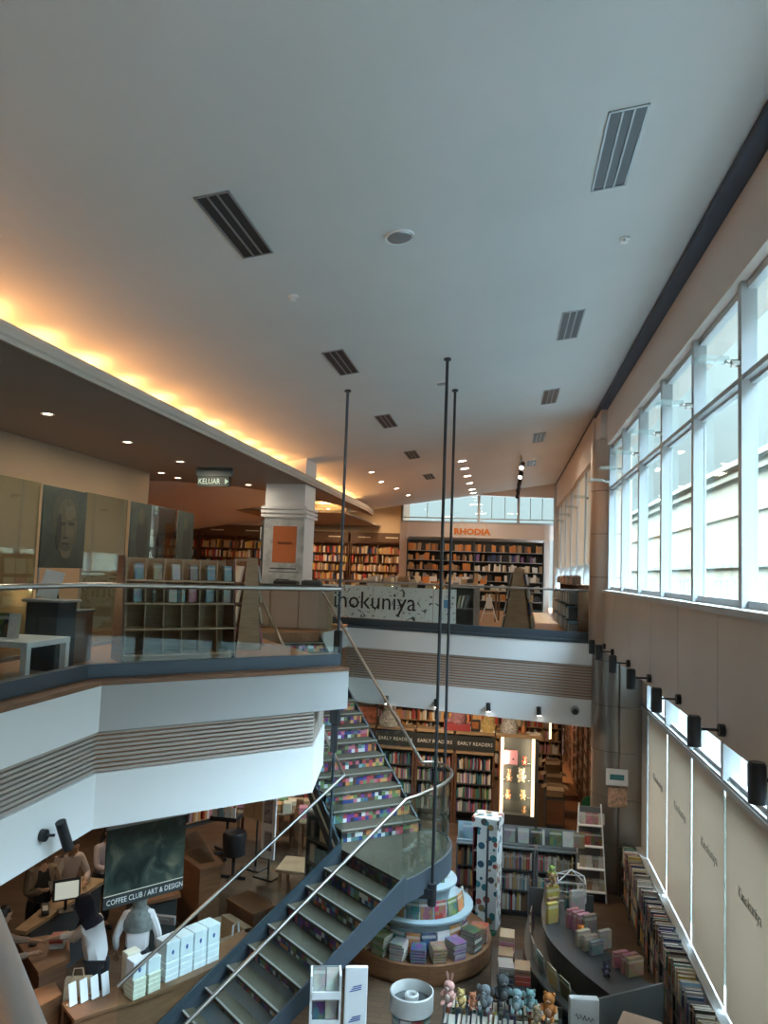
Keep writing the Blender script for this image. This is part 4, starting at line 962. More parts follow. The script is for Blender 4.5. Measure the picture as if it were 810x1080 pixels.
for (x, y, c, hh, dp), pl in zip(items, places):
    book('%s boxed book on the curved counter, %s' % (c, pl), (x, y, .892), (.060, dp, hh), c, R(-58 + random.uniform(-3, 3)), 0, 'boxed books on the curved counter', 'p')
# wire house
o = thing('wire_house', 'white wire toy house with a peaked roof on the curved counter', 'ornament', (1.12, 12.60, .902))
mb = MB(); ww, dd_, hh, pk = .21, .16, .28, .42
for x in (-ww, ww):
    for y in (-dd_, dd_): mb.cyl((x, y, 0), (x, y, hh), .008, n=8)
for y in (-dd_, dd_):
    mb.cyl((-ww, y, hh), (ww, y, hh), .009, n=8); mb.cyl((-ww, y, 0), (ww, y, 0), .008, n=8); mb.cyl((-ww, y, .14), (ww, y, .14), .006, n=8)
for x in (-ww, ww):
    mb.cyl((x, -dd_, hh), (x, dd_, hh), .009, n=8); mb.cyl((x, -dd_, 0), (x, dd_, 0), .008, n=8)
    for y in (-dd_, dd_): mb.cyl((x, y, hh), (0, 0, pk), .009, n=8)
part('frame', mb, WCARD, o)
part('picture', MB().obox((.06, -.168, .10), (.13, .012, .14)), mat('green_picture', (.12, .2, .06), .6, noise=.6, nscale=30), o)
part('roof_panel', MB().box(-ww, ww, -.005, .005, .14, .28), ACRYL, o)

# ------------------------------------------------------------------ soft toys
def plush(label, loc, col, s=.12, rz=0, ears='round', accent=(.6, .6, .6), group=None, pose='sit', name='plush_toy', trunk=False):
    ms = mat('plush_' + label.split()[0], col, .95, bump=.4, nscale=70); ac = mat('plush_accent', accent, .9); 
    o = thing(name, label, 'soft toy', loc, rz, group)
    mb = MB().ell((0, 0, s * .80), (s * .62, s * .55, s * .78), 0, 14); mb.ell((0, -s * .38, s * .72), (s * .36, s * .24, s * .48), 1, 12)
    part('body', mb, [ms, ac], o)
    hd = MB().ell((0, -s * .08, s * 1.85), (s * .58, s * .54, s * .52), 0, 14).ell((0, -s * .52, s * 1.74), (s * .26, s * .2, s * .2), 1, 10).ell((0, -s * .71, s * 1.78), s * .07, 2, 8)
    for q in (-1, 1): hd.ell((q * s * .22, -s * .54, s * 1.98), s * .065, 2, 8)
    if trunk: hd.tube([(0, -s * .55, s * 1.75), (0, -s * .85, s * 1.5), (0, -s * .9, s * 1.2)], [s * .16, s * .13, s * .1], 8)
    part('head', hd, [ms, ac, BLACK], o)
    for q in (-1, 1):
        e_ = MB()
        if ears == 'long': e_.ell((q * s * .26, 0, s * 2.75), (s * .15, s * .08, s * .5), 0, 10, Matrix.Rotation(q * .2, 3, 'Y'))
        elif ears == 'flap': e_.ell((q * s * .72, 0, s * 1.9), (s * .3, s * .1, s * .4), 0, 10)
        else: e_.ell((q * s * .42, 0, s * 2.3), (s * .18, s * .1, s * .18), 0, 10)
        part('ear', e_, [ms], o)
        part('arm', MB().ell((q * s * .66, -s * .25, s * 1.0), (s * .18, s * .42, s * .2), 0, 10, Matrix.Rotation(.5, 3, 'X')), [ms], o)
        part('leg', MB().ell((q * s * .42, -s * .62, s * .22), (s * .22, s * .48, s * .22), 0, 10), [ms], o)
    return o
plush('orange bear plush sitting upright on the curved counter', (1.14, 11.22, .892), (.70, .24, .05), .085, R(20), accent=(.75, .45, .2))
plush('lime green plush frog perched by the wire house on the curved counter', (.81, 12.42, 1.236), (.30, .42, .10), .08, R(10), accent=(.6, .55, .35))
plush('tan plush puppy slumped beside the wire house on the curved counter', (.82, 12.25, 1.196), (.50, .30, .16), .075, R(-30), 'flap', accent=(.6, .5, .4))
plush('dark round plush lying at the end of the curved counter', (1.36, 10.34, .892), (.05, .05, .09), .07, R(10), accent=(.2, .2, .3))

# table of soft toys and upright books
o = thing('toy_table', 'low dark rack table packed with upright books and soft toys', 'table', (.05, 9.40, 0))
part('top', MB().rbox(-.68, .74, -.45, .40, .56, .60, .01), DGREY, o)
part('back_rail', MB().box(-.68, .74, .38, .40, .60, .72), DGREY, o)
for sx_ in (-.63, .69):
    for sy_ in (-.4, .35): part('leg', MB().box(sx_ - .025, sx_ + .025, sy_ - .025, sy_ + .025, 0, .56), BLACK, o)
x = -.58; i = 0
tb = ['black', 'sky blue', 'red', 'white', 'dark blue', 'sky blue', 'green', 'green', 'black', 'white', 'purple', 'dark blue', 'white', 'brown', 'black', 'tan', 'green', 'green', 'cream', 'white', 'dark blue', 'purple', 'sky blue', 'orange', 'pink', 'white', 'teal', 'red', 'grey', 'white']
while x < .68 and i < len(tb):
    t = random.choice((.035, .05, .065, .08)); hh = random.uniform(.18, .25)
    book('%s book upright in the front row of the toy table, %s along' % (tb[i], ordn(i)), (x + t / 2, 9.03, .606), (t * .95, .22, hh), tb[i], random.uniform(-.05, .05), 0, 'upright books on the toy table', 'p', 1, random.uniform(-.025, .025))
    x += t + .018; i += 1
x = -.58; i = 0
while x < .68:
    t = random.choice((.035, .05, .06)); hh = random.uniform(.18, .25); c = pick()
    book('%s book upright in the back row of the toy table, %s along' % (c, ordn(i)), (x + t / 2, 9.38, .606), (t * .95, .22, hh), c, random.uniform(-.05, .05), 0, 'upright books on the toy table', 'p', 1, random.uniform(-.025, .025))
    x += t + .018; i += 1
TY = [('pink long-eared rabbit plush on top of the toy table books', (-.54, 9.32), (.62, .34, .30), .085, 'long', (.7, .55, .5)), ('yellow round plush chick beside the pink rabbit on the toy table', (-.40, 9.31), (.55, .40, .16), .06, 'round', (.6, .45, .2)),
      ('small orange plush beside the grey elephant on the toy table', (-.27, 9.30), (.55, .22, .12), .055, 'round', (.6, .3, .2)), ('grey elephant plush with a trunk on the toy table', (-.12, 9.32), (.22, .25, .27), .085, 'flap', (.3, .33, .35)),
      ('dark charcoal plush standing tall at the back of the toy table', (.07, 9.50), (.08, .085, .09), .10, 'round', (.14, .14, .14)), ('pale blue plush whale slumped on the toy table books', (.24, 9.34), (.30, .46, .48), .08, 'flap', (.5, .58, .6)),
      ('turquoise plush lying beside the blue whale on the toy table', (.40, 9.42), (.25, .48, .50), .07, 'round', (.4, .55, .55)), ('orange fox plush at the end of the toy table', (.60, 9.28), (.62, .24, .07), .09, 'round', (.65, .35, .2)), ('tan plush cat lying over books at the toy table end', (.46, 9.16), (.45, .33, .2), .06, 'round', (.5, .4, .3))]
for k, (lab, (x, y), c, s_, er, ac) in enumerate(TY):
    plush(lab, (x, y, .862), c, s_ * 1.3, R(random.uniform(-25, 25)), er, ac, trunk='elephant' in lab)

# stacks beside the curved counter
o = thing('low_table', 'low dark table of boxed book stacks between the toy table and curved counter', 'table', (.18, 11.15, 0))
part('top', MB().rbox(-.26, .20, -.55, .55, .42, .45, .01), DGREY, o); part('pedestal', MB().box(-.18, .12, -.45, .45, 0, .42), BLACK, o)
for s_, (x, y, n_b, cc) in enumerate(((.12, 10.75, 4, ('black', 'dark blue', 'black', 'grey')), (.12, 11.10, 4, ('black', 'brown', 'white', 'brown')), (.14, 11.45, 5, ('brown', 'pink', 'red', 'pink', 'tan')), (.345, 10.85, 3, ('red', 'red', 'brown')))):
    z = .452
    for q in range(n_b):
        t = random.uniform(.05, .075); book('%s boxed set in the %s stack of the low table, %s up' % (cc[q], ORD[s_], ORD[q]), (x, y, z), (.20, .27, t), cc[q], R(random.uniform(-4, 4)), 0, 'boxed sets on the low table', 'c', 0); z += t + .001

# white boxed sign and pink-topped stand by the toy table
o = thing('white_sign_box', 'white box sign with black handwriting at the end of the toy table', 'sign', (1.02, 9.62, 0), R(8))
part('stand', MB().box(-.05, .05, -.03, .03, 0, .62), DGREY, o)
part('box', MB().rbox(-.17, .17, -.05, .05, .60, .96, .008), WCARD, o)
mb = MB()
for k in range(4): mb.tube([(-.11 + .055 * k + .018 * q, -.052, .78 - .012 * k + .03 * math.sin(q * 2.1 + k) - .006 * q) for q in range(4)], .0045, 5)
part('handwriting', mb, LETB, o)
o = thing('display_block', 'tan topped display block in the aisle at the counter end', 'display block', (1.60, 9.36, 0), R(-20))
part('body', MB().box(-.2, .2, -.2, .2, 0, .82), MGREY, o); part('top', MB().rbox(-.22, .22, -.22, .22, .82, .86, .01), mat('pink_tan_top', (.60, .44, .34), .6), o)

# spinner rack with a white drum top
o = thing('spinner_rack', 'round white drum-topped spinner rack before the round display', 'rack', (-1.0, 9.5, 0))
part('drum', MB().lathe([(.26, .66), (.265, .66), (.265, .86), (.25, .87), (.245, .86), (.24, .73), (.06, .72)], 36), mat('grey_white_drum', (.50, .50, .485), .55, noise=.08, nscale=6), o)
part('hub', MB().lathe([(.075, .70), (.085, .82), (.065, .835), (.045, .82), (.04, .74), (0, .74)], 24), bpy.data.materials['grey_white_drum'], o)
part('inner_floor', MB().lathe([(0, .742), (.235, .742)], 30), DGREY, o)
part('post', MB().cyl((0, 0, .03), (0, 0, .79), .03), GREYM, o); part('base', MB().lathe([(0, .05), (.2, .04), (.22, 0)], 24), DGREY, o)
for k in range(4):
    a = R(45 + 90 * k); part('shelf', MB().lathe([(0, .30), (.24, .30), (.24, .32), (0, .32)], 20), GREYM, o) if k == 0 else None
for k in range(10):
    a = R(-180 + 36 * k + 8); c = ['black', 'sky blue', 'white', 'red', 'green', 'dark blue', 'white', 'tan', 'black', 'teal'][k]
    b_ = book('%s picture book face-out on the drum-topped spinner rack, %s round' % (c, ORD[k]), (-1.0 + .215 * math.cos(a), 9.5 + .215 * math.sin(a), .325), (.02, .13, .30), c, a + R(180), 0, 'picture books on the spinner rack', 'p')
    b_.location = Vector(b_.location) + Vector((-math.sin(a), math.cos(a), 0)) * .065

# pamphlet rack and white sign tower by the stairs
o = thing('sign_tower', 'tall white sign panel with rows of blue print beside the stairs', 'sign', (-1.53, 8.64, 0), R(14))
part('panel', MB().rbox(-.125, .125, -.025, .025, .03, 1.5, .008), WCARD, o); part('foot', MB().rbox(-.12, .14, -.16, .16, 0, .03, .01), GREYM, o)
mb = MB(); BLUEI = mat('blue_ink', (.05, .10, .32), .6)
for z in (1.30, .98, .66, .34):
    mb = MB()
    for k, (a, w_) in enumerate(((0, .10), (1, .11), (2, .13))): mb.obox((.012 - .010 * a, -.0265, z - .022 * a), (w_, .003, .010), 0, 0, 0, R(-12))
    part('printed_marks', mb, BLUEI, o)
o = thing('magazine_rack', 'white rack of magazines in tiers beside the blue-printed sign', 'rack', (-1.86, 8.60, 0), R(14))
for sx_ in (-.16, .16): part('side_rail', MB().box(sx_ - .012, sx_ + .012, -.02, .22, 0, 1.38), WCARD, o)
for k, z in enumerate((.18, .52, .86, 1.16)):
    part('shelf', MB().box(-.15, .15, -.02, .2, z - .02, z).box(-.15, .15, -.03, -.02, z - .02, z + .06), WCARD, o)
part('back_panel', MB().box(-.15, .15, .2, .22, .1, 1.38), MGREY, o)
for k, z in enumerate((.18, .52, .86, 1.16)):
    for q in (0, 1):
        c = ['grey', 'sky blue', 'brown', 'white', 'dark blue', 'white', 'grey', 'white'][(k * 2 + q)]
        M_ = Matrix.Rotation(R(14), 3, 'Z'); p_ = M_ @ Vector((-.14 + .145 * q, .10, z)) + Vector((-1.86, 8.6, 0))
        b_ = book('%s magazine facing out on the white rack by the stairs, %s tier, %s' % (c, ORD[k], ('stair side', 'sign side')[q]), p_, (.012, .135, .24), c, 0, 0, 'magazines on the white rack', 'p'); b_.rotation_euler = (0, R(-10), R(14 - 90)); b_.location.z += .004

# ------------------------------------------------------------------ early readers wall and what stands on it
ER = [(-3.95, -3.0), (-3.0, -2.05), (-2.05, -1.10), (-1.10, -.14)]
for k, (x0, x1) in enumerate(ER):
    W = x1 - x0 - .075; xc = (x0 + x1) / 2
    o = bookcase('early_readers_bookcase', 'brown lettered bookcase of early readers behind the stairs, %s from the lit cabinet' % ORD[3 - k], 'bookcase', (xc, 18.5, 0), 0, W, .32, 2.08, (.0 + .28, .60, .93, 1.26), (WOODR, DGREY, DGREY), 1, .05, group='early readers bookcases')
    part('header', MB().box(-W / 2 - .034, W / 2 + .034, -.04, -.006, 1.70, 2.04), SIGNB, o)
    text('lettering', 'EARLY READERS', .115, (0, -.045, 1.83), (1, 0, 0), (0, 0, 1), LETW, o, .002, 'CENTER', world=False)
    part('cornice', MB().rbox(-W / 2 - .01, W / 2 + .01, -.06, .32, 2.08, 2.14, .01).box(-W / 2, W / 2, -.03, .02, 1.62, 1.69), WOODT, o)
    for z, hm in ((.28, .25), (.60, .26), (.93, .25), (1.26, .26)):
        mrow((x0 + .07, 18.54, z), (1, 0), W - .06, hm * .75, hm, .2, .018, .045, [1, 1, 4, 3, 2, 7, 0, 9, 12, 13, 11, 8])
# decor on top of the bookcases
def ornament(name, label, cat, loc, prof_parts, mats):
    o = thing(name, label, cat, loc)
    for nm, mb, m_ in prof_parts: part(nm, mb, m_, o)
    return o
PINKD = mat('pink_display', (.40, .20, .24), .8, noise=.4, nscale=18); REDD = mat('red_display', (.35, .05, .06), .6)
mb = MB().ell((0, 0, .30), (.20, .16, .26), 0, 14).ell((.12, -.05, .60), (.15, .13, .14), 0, 12).ell((.24, -.14, .56), (.08, .08, .06), 0, 10).ell((.05, -.02, .74), (.05, .04, .09), 0, 8).ell((.20, -.02, .74), (.05, .04, .09), 0, 8).ell((-.2, .02, .2), (.18, .07, .07), 0, 10)
ornament('dragon_ornament', 'pink dragon ornament on a red box above the bookcases', 'ornament', (-1.02, 18.62, 2.145), [('body', mb, PINKD), ('base', MB().rbox(-.36, .28, -.12, .12, 0, .16, .01), REDD)], None)
mb = MB().lathe([(.16, 0), (.18, .18), (.12, .32), (.13, .40), (.09, .52), (0, .56)], 14).ell((.1, -.05, .3), .07, 0, 8)
ornament('castle_ornament', 'yellow castle-like paper ornament above the bookcases', 'ornament', (-.33, 18.62, 2.145), [('tower', mb, mat('yellow_display', (.62, .45, .18), .8, noise=.3, nscale=20)), ('base', MB().rbox(-.18, .17, -.1, .1, 0, .05, .01), CREAMC)], None)
mb = MB().lathe([(.2, 0), (.22, .12), (.15, .28), (.1, .34), (.13, .42), (.11, .52), (0, .56)], 16)
WPRINT = mat('white_patterned', (.45, .45, .44), .7, noise=.6, nscale=24)
ornament('white_figurine', 'white patterned figurine at the end above the lit cabinet', 'ornament', (.17, 18.62, 2.165), [('body', mb, WPRINT)], None)
ornament('white_figurine', 'white patterned figurine above the bookcases behind the stair rail', 'ornament', (-2.70, 18.62, 2.145), [('body', MB().lathe([(.24, 0), (.27, .12), (.17, .30), (.13, .36), (.16, .46), (.12, .58), (0, .62)], 16), WPRINT)], None)
ornament('dark_picture_box', 'black boxed picture set standing between the pink dragon and yellow ornament', 'box', (-.62, 18.62, 2.145), [('box', MB().rbox(-.10, .10, -.05, .05, 0, .26, .008), SIGNB), ('picture', MB().prism([(-.08, -.055), (.08, -.055), (.08, -.052), (-.08, -.052)], .06, .22), mat('red_gold_print', (.4, .14, .05), .6, noise=.6, nscale=20))], None)
ornament('framed_art', 'red and gold framed art leaning above the bookcases behind the stairs', 'picture', (-3.3, 18.62, 2.145), [('frame', MB().rbox(-.3, .3, -.03, .03, 0, .44, .01), WOODR), ('picture', MB().box(-.26, .26, -.035, -.03, .04, .40), mat('red_gold_art', (.42, .12, .05), .6, noise=.7, nscale=9))], None)
ornament('glass_jar', 'small amber jar at the cabinet end above the bookcases', 'ornament', (.50, 18.62, 2.165), [('jar', MB().lathe([(.06, 0), (.06, .14), (.03, .18), (.03, .22), (0, .22)], 14), mat('amber', (.45, .2, .08), .4))], None)

# lit display cabinet
o = thing('lit_cabinet', 'glowing display cabinet with glass shelves of toys beside the early readers bookcase', 'cabinet', (.36, 18.5, 0))
part('side_panel', MB().box(-.42, -.36, 0, .36, 0, 2.12), WOODR, o); part('side_panel', MB().box(.40, .50, 0, .36, 0, 2.12), DGREY, o)
part('back_panel', MB().box(-.36, .40, .34, .36, 0, 2.12), DGREY, o); part('top_panel', MB().rbox(-.5, .56, -.05, .36, 2.08, 2.16, .01), WOODT, o)
part('plinth', MB().box(-.36, .40, .02, .34, 0, .30), DGREY, o)
for x in (-.34, .38):
    part('led_strip', MB().box(x - .035, x + .035, -.02, .02, .30, 2.08), LEDW, o)
for x in (-.27, .31):
    l = bpy.data.lights.new('cabinet_glow', 'AREA'); l.shape = 'RECTANGLE'; l.size = .04; l.size_y = 1.6; l.energy = 9; l.color = (1, .74, .45)
    q = bpy.data.objects.new('cabinet_glow', l); COL.objects.link(q); q.location = (x, .05, 1.2); q.rotation_euler = (R(90), 0, R(35 if x > 0 else -35)); q.parent = o
for z in (.62, 1.02, 1.42): part('glass_shelf', MB().box(-.30, .34, .03, .32, z, z + .012), ACRYL, o)
part('glass_door', MB().box(-.29, .33, .0, .008, .31, 2.06), GLASS, o)
ornament('pink_gift_box', 'pink gift box on the glass shelf of the lit cabinet', 'box', (.22, 18.66, 1.434), [('box', MB().rbox(-.16, .16, -.06, .08, 0, .30, .01), mat('pink_card', (.55, .25, .34), .6)), ('tag', MB().box(.04, .08, -.065, -.06, .1, .14), BLACK)], None)
plush('red-faced plush beside the pink gift box in the lit cabinet', (.54, 18.66, 1.434), (.5, .12, .08), .08, 0, 'round', (.6, .5, .4))
plush('large white plush seated on the middle glass shelf of the lit cabinet', (.48, 18.66, 1.034), (.68, .64, .56), .13, 0, 'round', (.7, .65, .6))
plush('small brown and white plush on the middle glass shelf of the lit cabinet', (.20, 18.66, 1.034), (.45, .22, .14), .085, 0, 'long', (.6, .5, .4))
plush('orange plush on the lowest glass shelf of the lit cabinet', (.18, 18.66, .634), (.5, .2, .1), .08, 0, 'round', (.6, .4, .3))
plush('pale bear plush on the lowest glass shelf of the lit cabinet', (.52, 18.66, .634), (.5, .38, .22), .09, 0, 'round', (.6, .5, .4))
plush('brown bear plush on the plinth of the lit cabinet', (.55, 18.66, .30), (.3, .16, .08), .075, 0, 'round', (.4, .3, .2))

# shelf ends with open boxes along the passage
for k, (y, z, lab) in enumerate(((18.9, .0, 'first'), (20.1, .0, 'second'), (21.4, 0, 'third'))):
    o = thing('stock_trolley', 'dark shelf stand with open cardboard boxes along the warm passage, %s past the cabinet' % lab, 'shelf', (1.27 + .05 * k, y, 0), 0, 'stock stands along the passage')
    part('frame', MB().box(-.22, .22, -.2, .2, .05, .70).box(-.20, .20, -.205, -.2, .1, .65, 1), [DGREY, WOODR], o)
    part('foot', MB().box(-.2, .2, -.18, .18, 0, .05), BLACK, o)
    b_ = thing('open_box', 'open cardboard box on the %s stand along the warm passage' % lab, 'box', (1.27 + .05 * k, y, .702), 0, 'open boxes along the passage')
    part('body', MB().box(-.2, .2, -.16, .16, 0, .015).box(-.2, .2, -.16, -.145, 0, .24).box(-.2, .2, .145, .16, 0, .24).box(-.2, -.185, -.16, .16, 0, .24).box(.185, .2, -.16, .16, 0, .24), CARD, b_)
    for q in (-1, 1): part('flap', MB().obox((0, q * .22, .22), (.38, .14, .008), 0, 0, q * R(-24)), CARD, b_); part('flap', MB().obox((q * .25, 0, .22), (.12, .3, .008), 0, 0, 0, q * R(24)), CARD, b_)
o = solo('light_tube', MB().cyl((1.28, 21.2, 1.55), (1.28, 21.2, 3.13), .03, n=12), LEDW, 'upright white light tube at the dark passage end', 'lamp')
# tall wall of books along the passage
o = thing('tall_bookcase', 'tall dark wall of books lining the warm wooden passage', 'bookcase', (2.1, 17.0, 0))
part('back_panel', MB().box(.28, .32, 0, 9.8, 0, 2.9), WOODR, o)
for k in range(9): part('side_panel', MB().box(-.05, .28, k * 1.22 - .02, k * 1.22 + .02, 0, 2.9), WOODR, o)
for z in (.1, .45, .8, 1.15, 1.5, 1.85, 2.2, 2.55, 2.88): part('shelf', MB().box(-.05, .28, 0, 9.78, z - .02, z), WOODR, o)
for z in (.1, .45, .8, 1.15, 1.5, 1.85, 2.2, 2.55):
    mrow((2.36, 17.03, z), (0, 1), 9.7, .2, .3, .26, .03, .07, [11, 11, 5, 5, 14, 16, 0, 4, 7, 15], .05)
struct('floor_passage', MB().box(1.35, 2.55, 17.2, 31, .002, .006), WOODO)
solo('round_sign', MB().cyl((1.86, 17.02, 1.12), (1.86, 17.0, 1.12), .15, n=18).box(1.84, 1.88, 16.99, 17.03, 0, 1.0).rbox(1.70, 2.02, 16.9, 17.1, 0, .04, .01), mat('green_round_sign', (.02, .14, .07), .6), 'round dark green sign on a post beside the tall wall of books', 'sign')

# shelves of the deep sales floor, warm lit
k = 0
for (x, y, W, H, rz, lab) in ((-.9, 22.6, 5.2, 2.75, 0, 'long tall bookcase in warm light beyond the early readers wall'), (-1.25, 26.5, 6.2, 2.9, 0, 'long tall bookcase at the very back of the lower floor'), (-7.2, 19.6, 5.5, 2.7, 0, 'long warm lit bookcase under the balcony behind the stairs'), (-6.6, 16.9, 1.9, 2.0, R(55), 'brown bookcase end behind the black spinner under the balcony')):
    zs = [.12 + .36 * q for q in range(int((H - .2) / .36))]
    o = bookcase('deep_bookcase', lab, 'bookcase', (x, y, 0), rz, W, .34, H, zs, (WOODR, WOODT, WOODR), max(1, int(W / 1.0)))
    ux, uy = math.cos(rz), math.sin(rz)
    for z in zs: mrow((x - ux * W / 2 + .05 - uy * .05, y - uy * W / 2 + ux * .05, z), (ux, uy), W - .1, .2, .3, .22, .03, .08, [15, 16, 4, 0, 9, 11, 14, 1, 15, 7], .12)
for r_, (x, y) in enumerate(((-4.4, 17.4), (-3.55, 16.0), (-4.95, 16.2))):
    o = thing('book_table', 'wooden table of stacked stock under the balcony behind the stairs, %s from the bookcases' % ORD[r_], 'table', (x, y, 0), R(12), 'stock tables under the balcony')
    part('top', MB().rbox(-.6, .6, -.4, .4, .68, .72, .01), WOODT, o)
    for sx_ in (-.55, .55):
        for sy_ in (-.35, .35): part('leg', MB().box(sx_ - .03, sx_ + .03, sy_ - .03, sy_ + .03, 0, .68), WOODR, o)
    for q in range(12): mass.obox((x - .5 + .2 * (q % 6), y - .18 + .36 * (q // 6), .72 + .1), (.17, .24, random.uniform(.08, .3)), R(12), random.choice([9, 15, 16, 4, 0, 1, 8]))
# ------------------------------------------------------------------ upper floor: stationery wall at the far end
o = bookcase('stationery_wall', 'wide white-framed stationery wall of dark shelves under the high windows', 'shelving', (-1.13, 27.75, 4.6), 0, 4.92, .5, 2.5, (.35, .70, 1.05, 1.40, 1.75, 2.10), (DGREY, GREYM, SIGNB), 4, .03, top=False)
RHO = Vector((-1.25, 27.98, 7.33))
text('lettering', 'RHODIA', .30, RHO + Vector((0, 0, 0)), (1, 0, 0), (0, 0, 1), LETO, o, .012, 'CENTER', 1.15, bold=.014)
mb = MB()
for dx in (-.36, .36): mb.prism([(-1.25 + dx - .17, 27.985), (-1.25 + dx + .17, 27.985), (-1.25 + dx + .17, 27.99), (-1.25 + dx - .17, 27.99)], 7.62, [7.62, 7.62, 7.62, 7.62])
mb = MB()
for dx in (-.36, .36): mb.tube([(-1.25 + dx - .2, 27.985, 7.62), (-1.25 + dx, 27.985, 7.86), (-1.25 + dx + .2, 27.985, 7.62)], .012, 6)
part('emblem', mb, mat('pale_orange', (.70, .45, .30), .6), o, True)
OR_ = [6, 6, 6, 11, 14, 16, 5, 15]
for r_, z in enumerate((.35, .70, 1.05, 1.40, 1.75, 2.10)):
    for bay in range(4):
        x = -3.57 + 1.23 * bay
        pal_ = (OR_ if (bay < 2 or r_ > 4) else [5, 2, 11, 7, 7, 13, 5]) if r_ > 2 else [1, 4, 14, 6, 7, 16, 5]
        if r_ == 3 and bay >= 2: pal_ = [1, 1, 4, 14]
        mrow((x, 27.80, 4.6 + z), (1, 0), 1.19, .16 + .06 * (r_ > 4), .27, .2, .04, .14, pal_, .16)
# bookcases along the deep back wall of the upper floor
for k, (x, y, W, lab) in enumerate(((-5.0, 29.6, 2.2, 'brown lettered bookcase at the back beside the stationery wall'), (-7.3, 29.6, 2.2, 'brown lettered bookcase at the back behind the square pillar'), (-9.9, 26.8, 2.7, 'warm lit bookcase at the back beyond the glass partitions'), (-12.6, 26.8, 2.5, 'warm lit bookcase at the far back behind the tan wall'))):
    o = bookcase('wall_bookcase', lab, 'bookcase', (x, y, 4.6), 0, W, .36, 2.35, (.2, .55, .9, 1.25, 1.6, 1.95), (WOODR, WOODR, WOODB), 2)
    part('header', MB().box(-W / 2, W / 2, -.06, .02, 2.40, 2.78), mat('header_brown', (.10, .055, .03), .6), o)
    part('lettering', MB().box(-W / 4 - .25, -W / 4 + .25, -.064, -.06, 2.57, 2.61).box(W / 4 - .25, W / 4 + .25, -.064, -.06, 2.57, 2.61), CREAMC, o)
    part('back_wall_panel', MB().box(-W / 2, W / 2, .3, .36, 2.36, 2.78), WOODR, o)
    for z in (.2, .55, .9, 1.25, 1.6, 1.95):
        mrow((x - W / 2 + .05, y + .03, 4.6 + z), (1, 0), W - .1, .2, .3, .22, .03, .09, [5, 0, 11, 14, 15, 4, 2, 10, 16, 1], .1)
# tables and fixtures of the far gallery
def table(name, label, cat, loc, rz, W, D, H, m_, legm, th=.04, group=None):
    o = thing(name, label, cat, loc, rz, group)
    part('top', MB().rbox(-W / 2, W / 2, -D / 2, D / 2, H - th, H, .008), m_, o)
    for a in (-1, 1):
        for b_ in (-1, 1): part('leg', MB().box(a * (W / 2 - .05) - .025, a * (W / 2 - .05) + .025, b_ * (D / 2 - .05) - .025, b_ * (D / 2 - .05) + .025, 0, H - th), legm, o)
    return o
for k, (x, y, W, rz, lab) in enumerate(((-2.6, 19.6, 1.9, R(-10), 'wooden merchandise table behind the lettered gallery glass'), (-.9, 21.6, 1.5, R(-6), 'wooden merchandise table in front of the stationery wall'), (-3.4, 22.6, 1.9, R(-4), 'wooden merchandise table between the pillar and stationery wall'), (-1.9, 24.6, 2.2, 0, 'low wooden merchandise table nearest the stationery wall shelves'))):
    table('merchandise_table', lab.replace('nearest', 'close to'), 'table', (x, y, 4.6), rz, W, .8, .85, WOODT, WOODB)
    for q in range(16):
        a = (q % 8 - 3.5) * W / 8.5; b_ = (.2 if q // 8 else -.2); hh = random.uniform(.05, .36)
        mass.obox((x + a * math.cos(rz) - b_ * math.sin(rz), y + a * math.sin(rz) + b_ * math.cos(rz), 5.45 + hh / 2), (W / 9.5, random.uniform(.12, .28), hh), rz, random.choice([5, 1, 15, 16, 4, 14, 6, 7, 1]))
# A-frame shelves
def aframe(label, loc, rz, D, H, W0=.62, W1=.14, tiers=4, cols=(1, 7, 4, 2), fill=True):
    o = thing('tapered_bookshelf', label, 'bookshelf', loc, rz)
    for y in (0, D): part('end_panel', MB().add([(-W0 / 2, y - .02, 0), (W0 / 2, y - .02, 0), (W1 / 2, y - .02, H), (-W1 / 2, y - .02, H), (-W0 / 2, y + .02, 0), (W0 / 2, y + .02, 0), (W1 / 2, y + .02, H), (-W1 / 2, y + .02, H)], [(0, 1, 2, 3), (7, 6, 5, 4), (1, 0, 4, 5), (2, 1, 5, 6), (3, 2, 6, 7), (0, 3, 7, 4)]), WOODT, o)
    part('core_panel', MB().box(-.03, .03, .02, D - .02, 0, H - .05), WOODB, o)
    for k in range(tiers):
        z = .08 + (H - .15) * k / tiers; wd = W0 / 2 - (W0 - W1) / 2 * z / H + .08
        part('shelf', MB().box(-wd, wd, .02, D - .02, z - .02, z), WOODB, o)
        if fill:
            for sd in (-1, 1):
                y = .05
                while y < D - .2:
                    M_ = Matrix.Rotation(rz, 3, 'Z'); q = M_ @ Vector((sd * (wd - .05), y + .09, z + .13)) + Vector(loc)
                    mass.obox(q, (.03, .16, .25), rz, random.choice(cols), 0, -sd * R(10)); y += .19
    return o
aframe('tall tapered oak bookshelf standing end-on in the far gallery', (.28, 17.75, 4.6), R(-4), 1.6, 1.46)
aframe('tapered oak bookshelf seen end-on beside the pigeonhole display', (-3.87, 11.3, 4.6), R(30), .9, 1.40, .36, .16, 4, (1, 9, 4))
o = bookcase('gallery_bookcase', 'long low wooden bookcase against the window side of the far gallery', 'bookcase', (1.5, 18.9, 4.6), R(-90), 5.2, .40, 1.10, (.12, .42, .72), (WOODB, GREYM, WOODR), 4)
for z in (.12, .42, .72): mrow((1.33, 21.4, 4.6 + z), (0, -1), 5.0, .18, .26, .2, .02, .06, [7, 7, 12, 1, 5, 2])
mrow((1.40, 21.4, 5.73), (0, -1), 4.9, .10, .2, .18, .03, .08, [14, 7, 11, 6, 5])
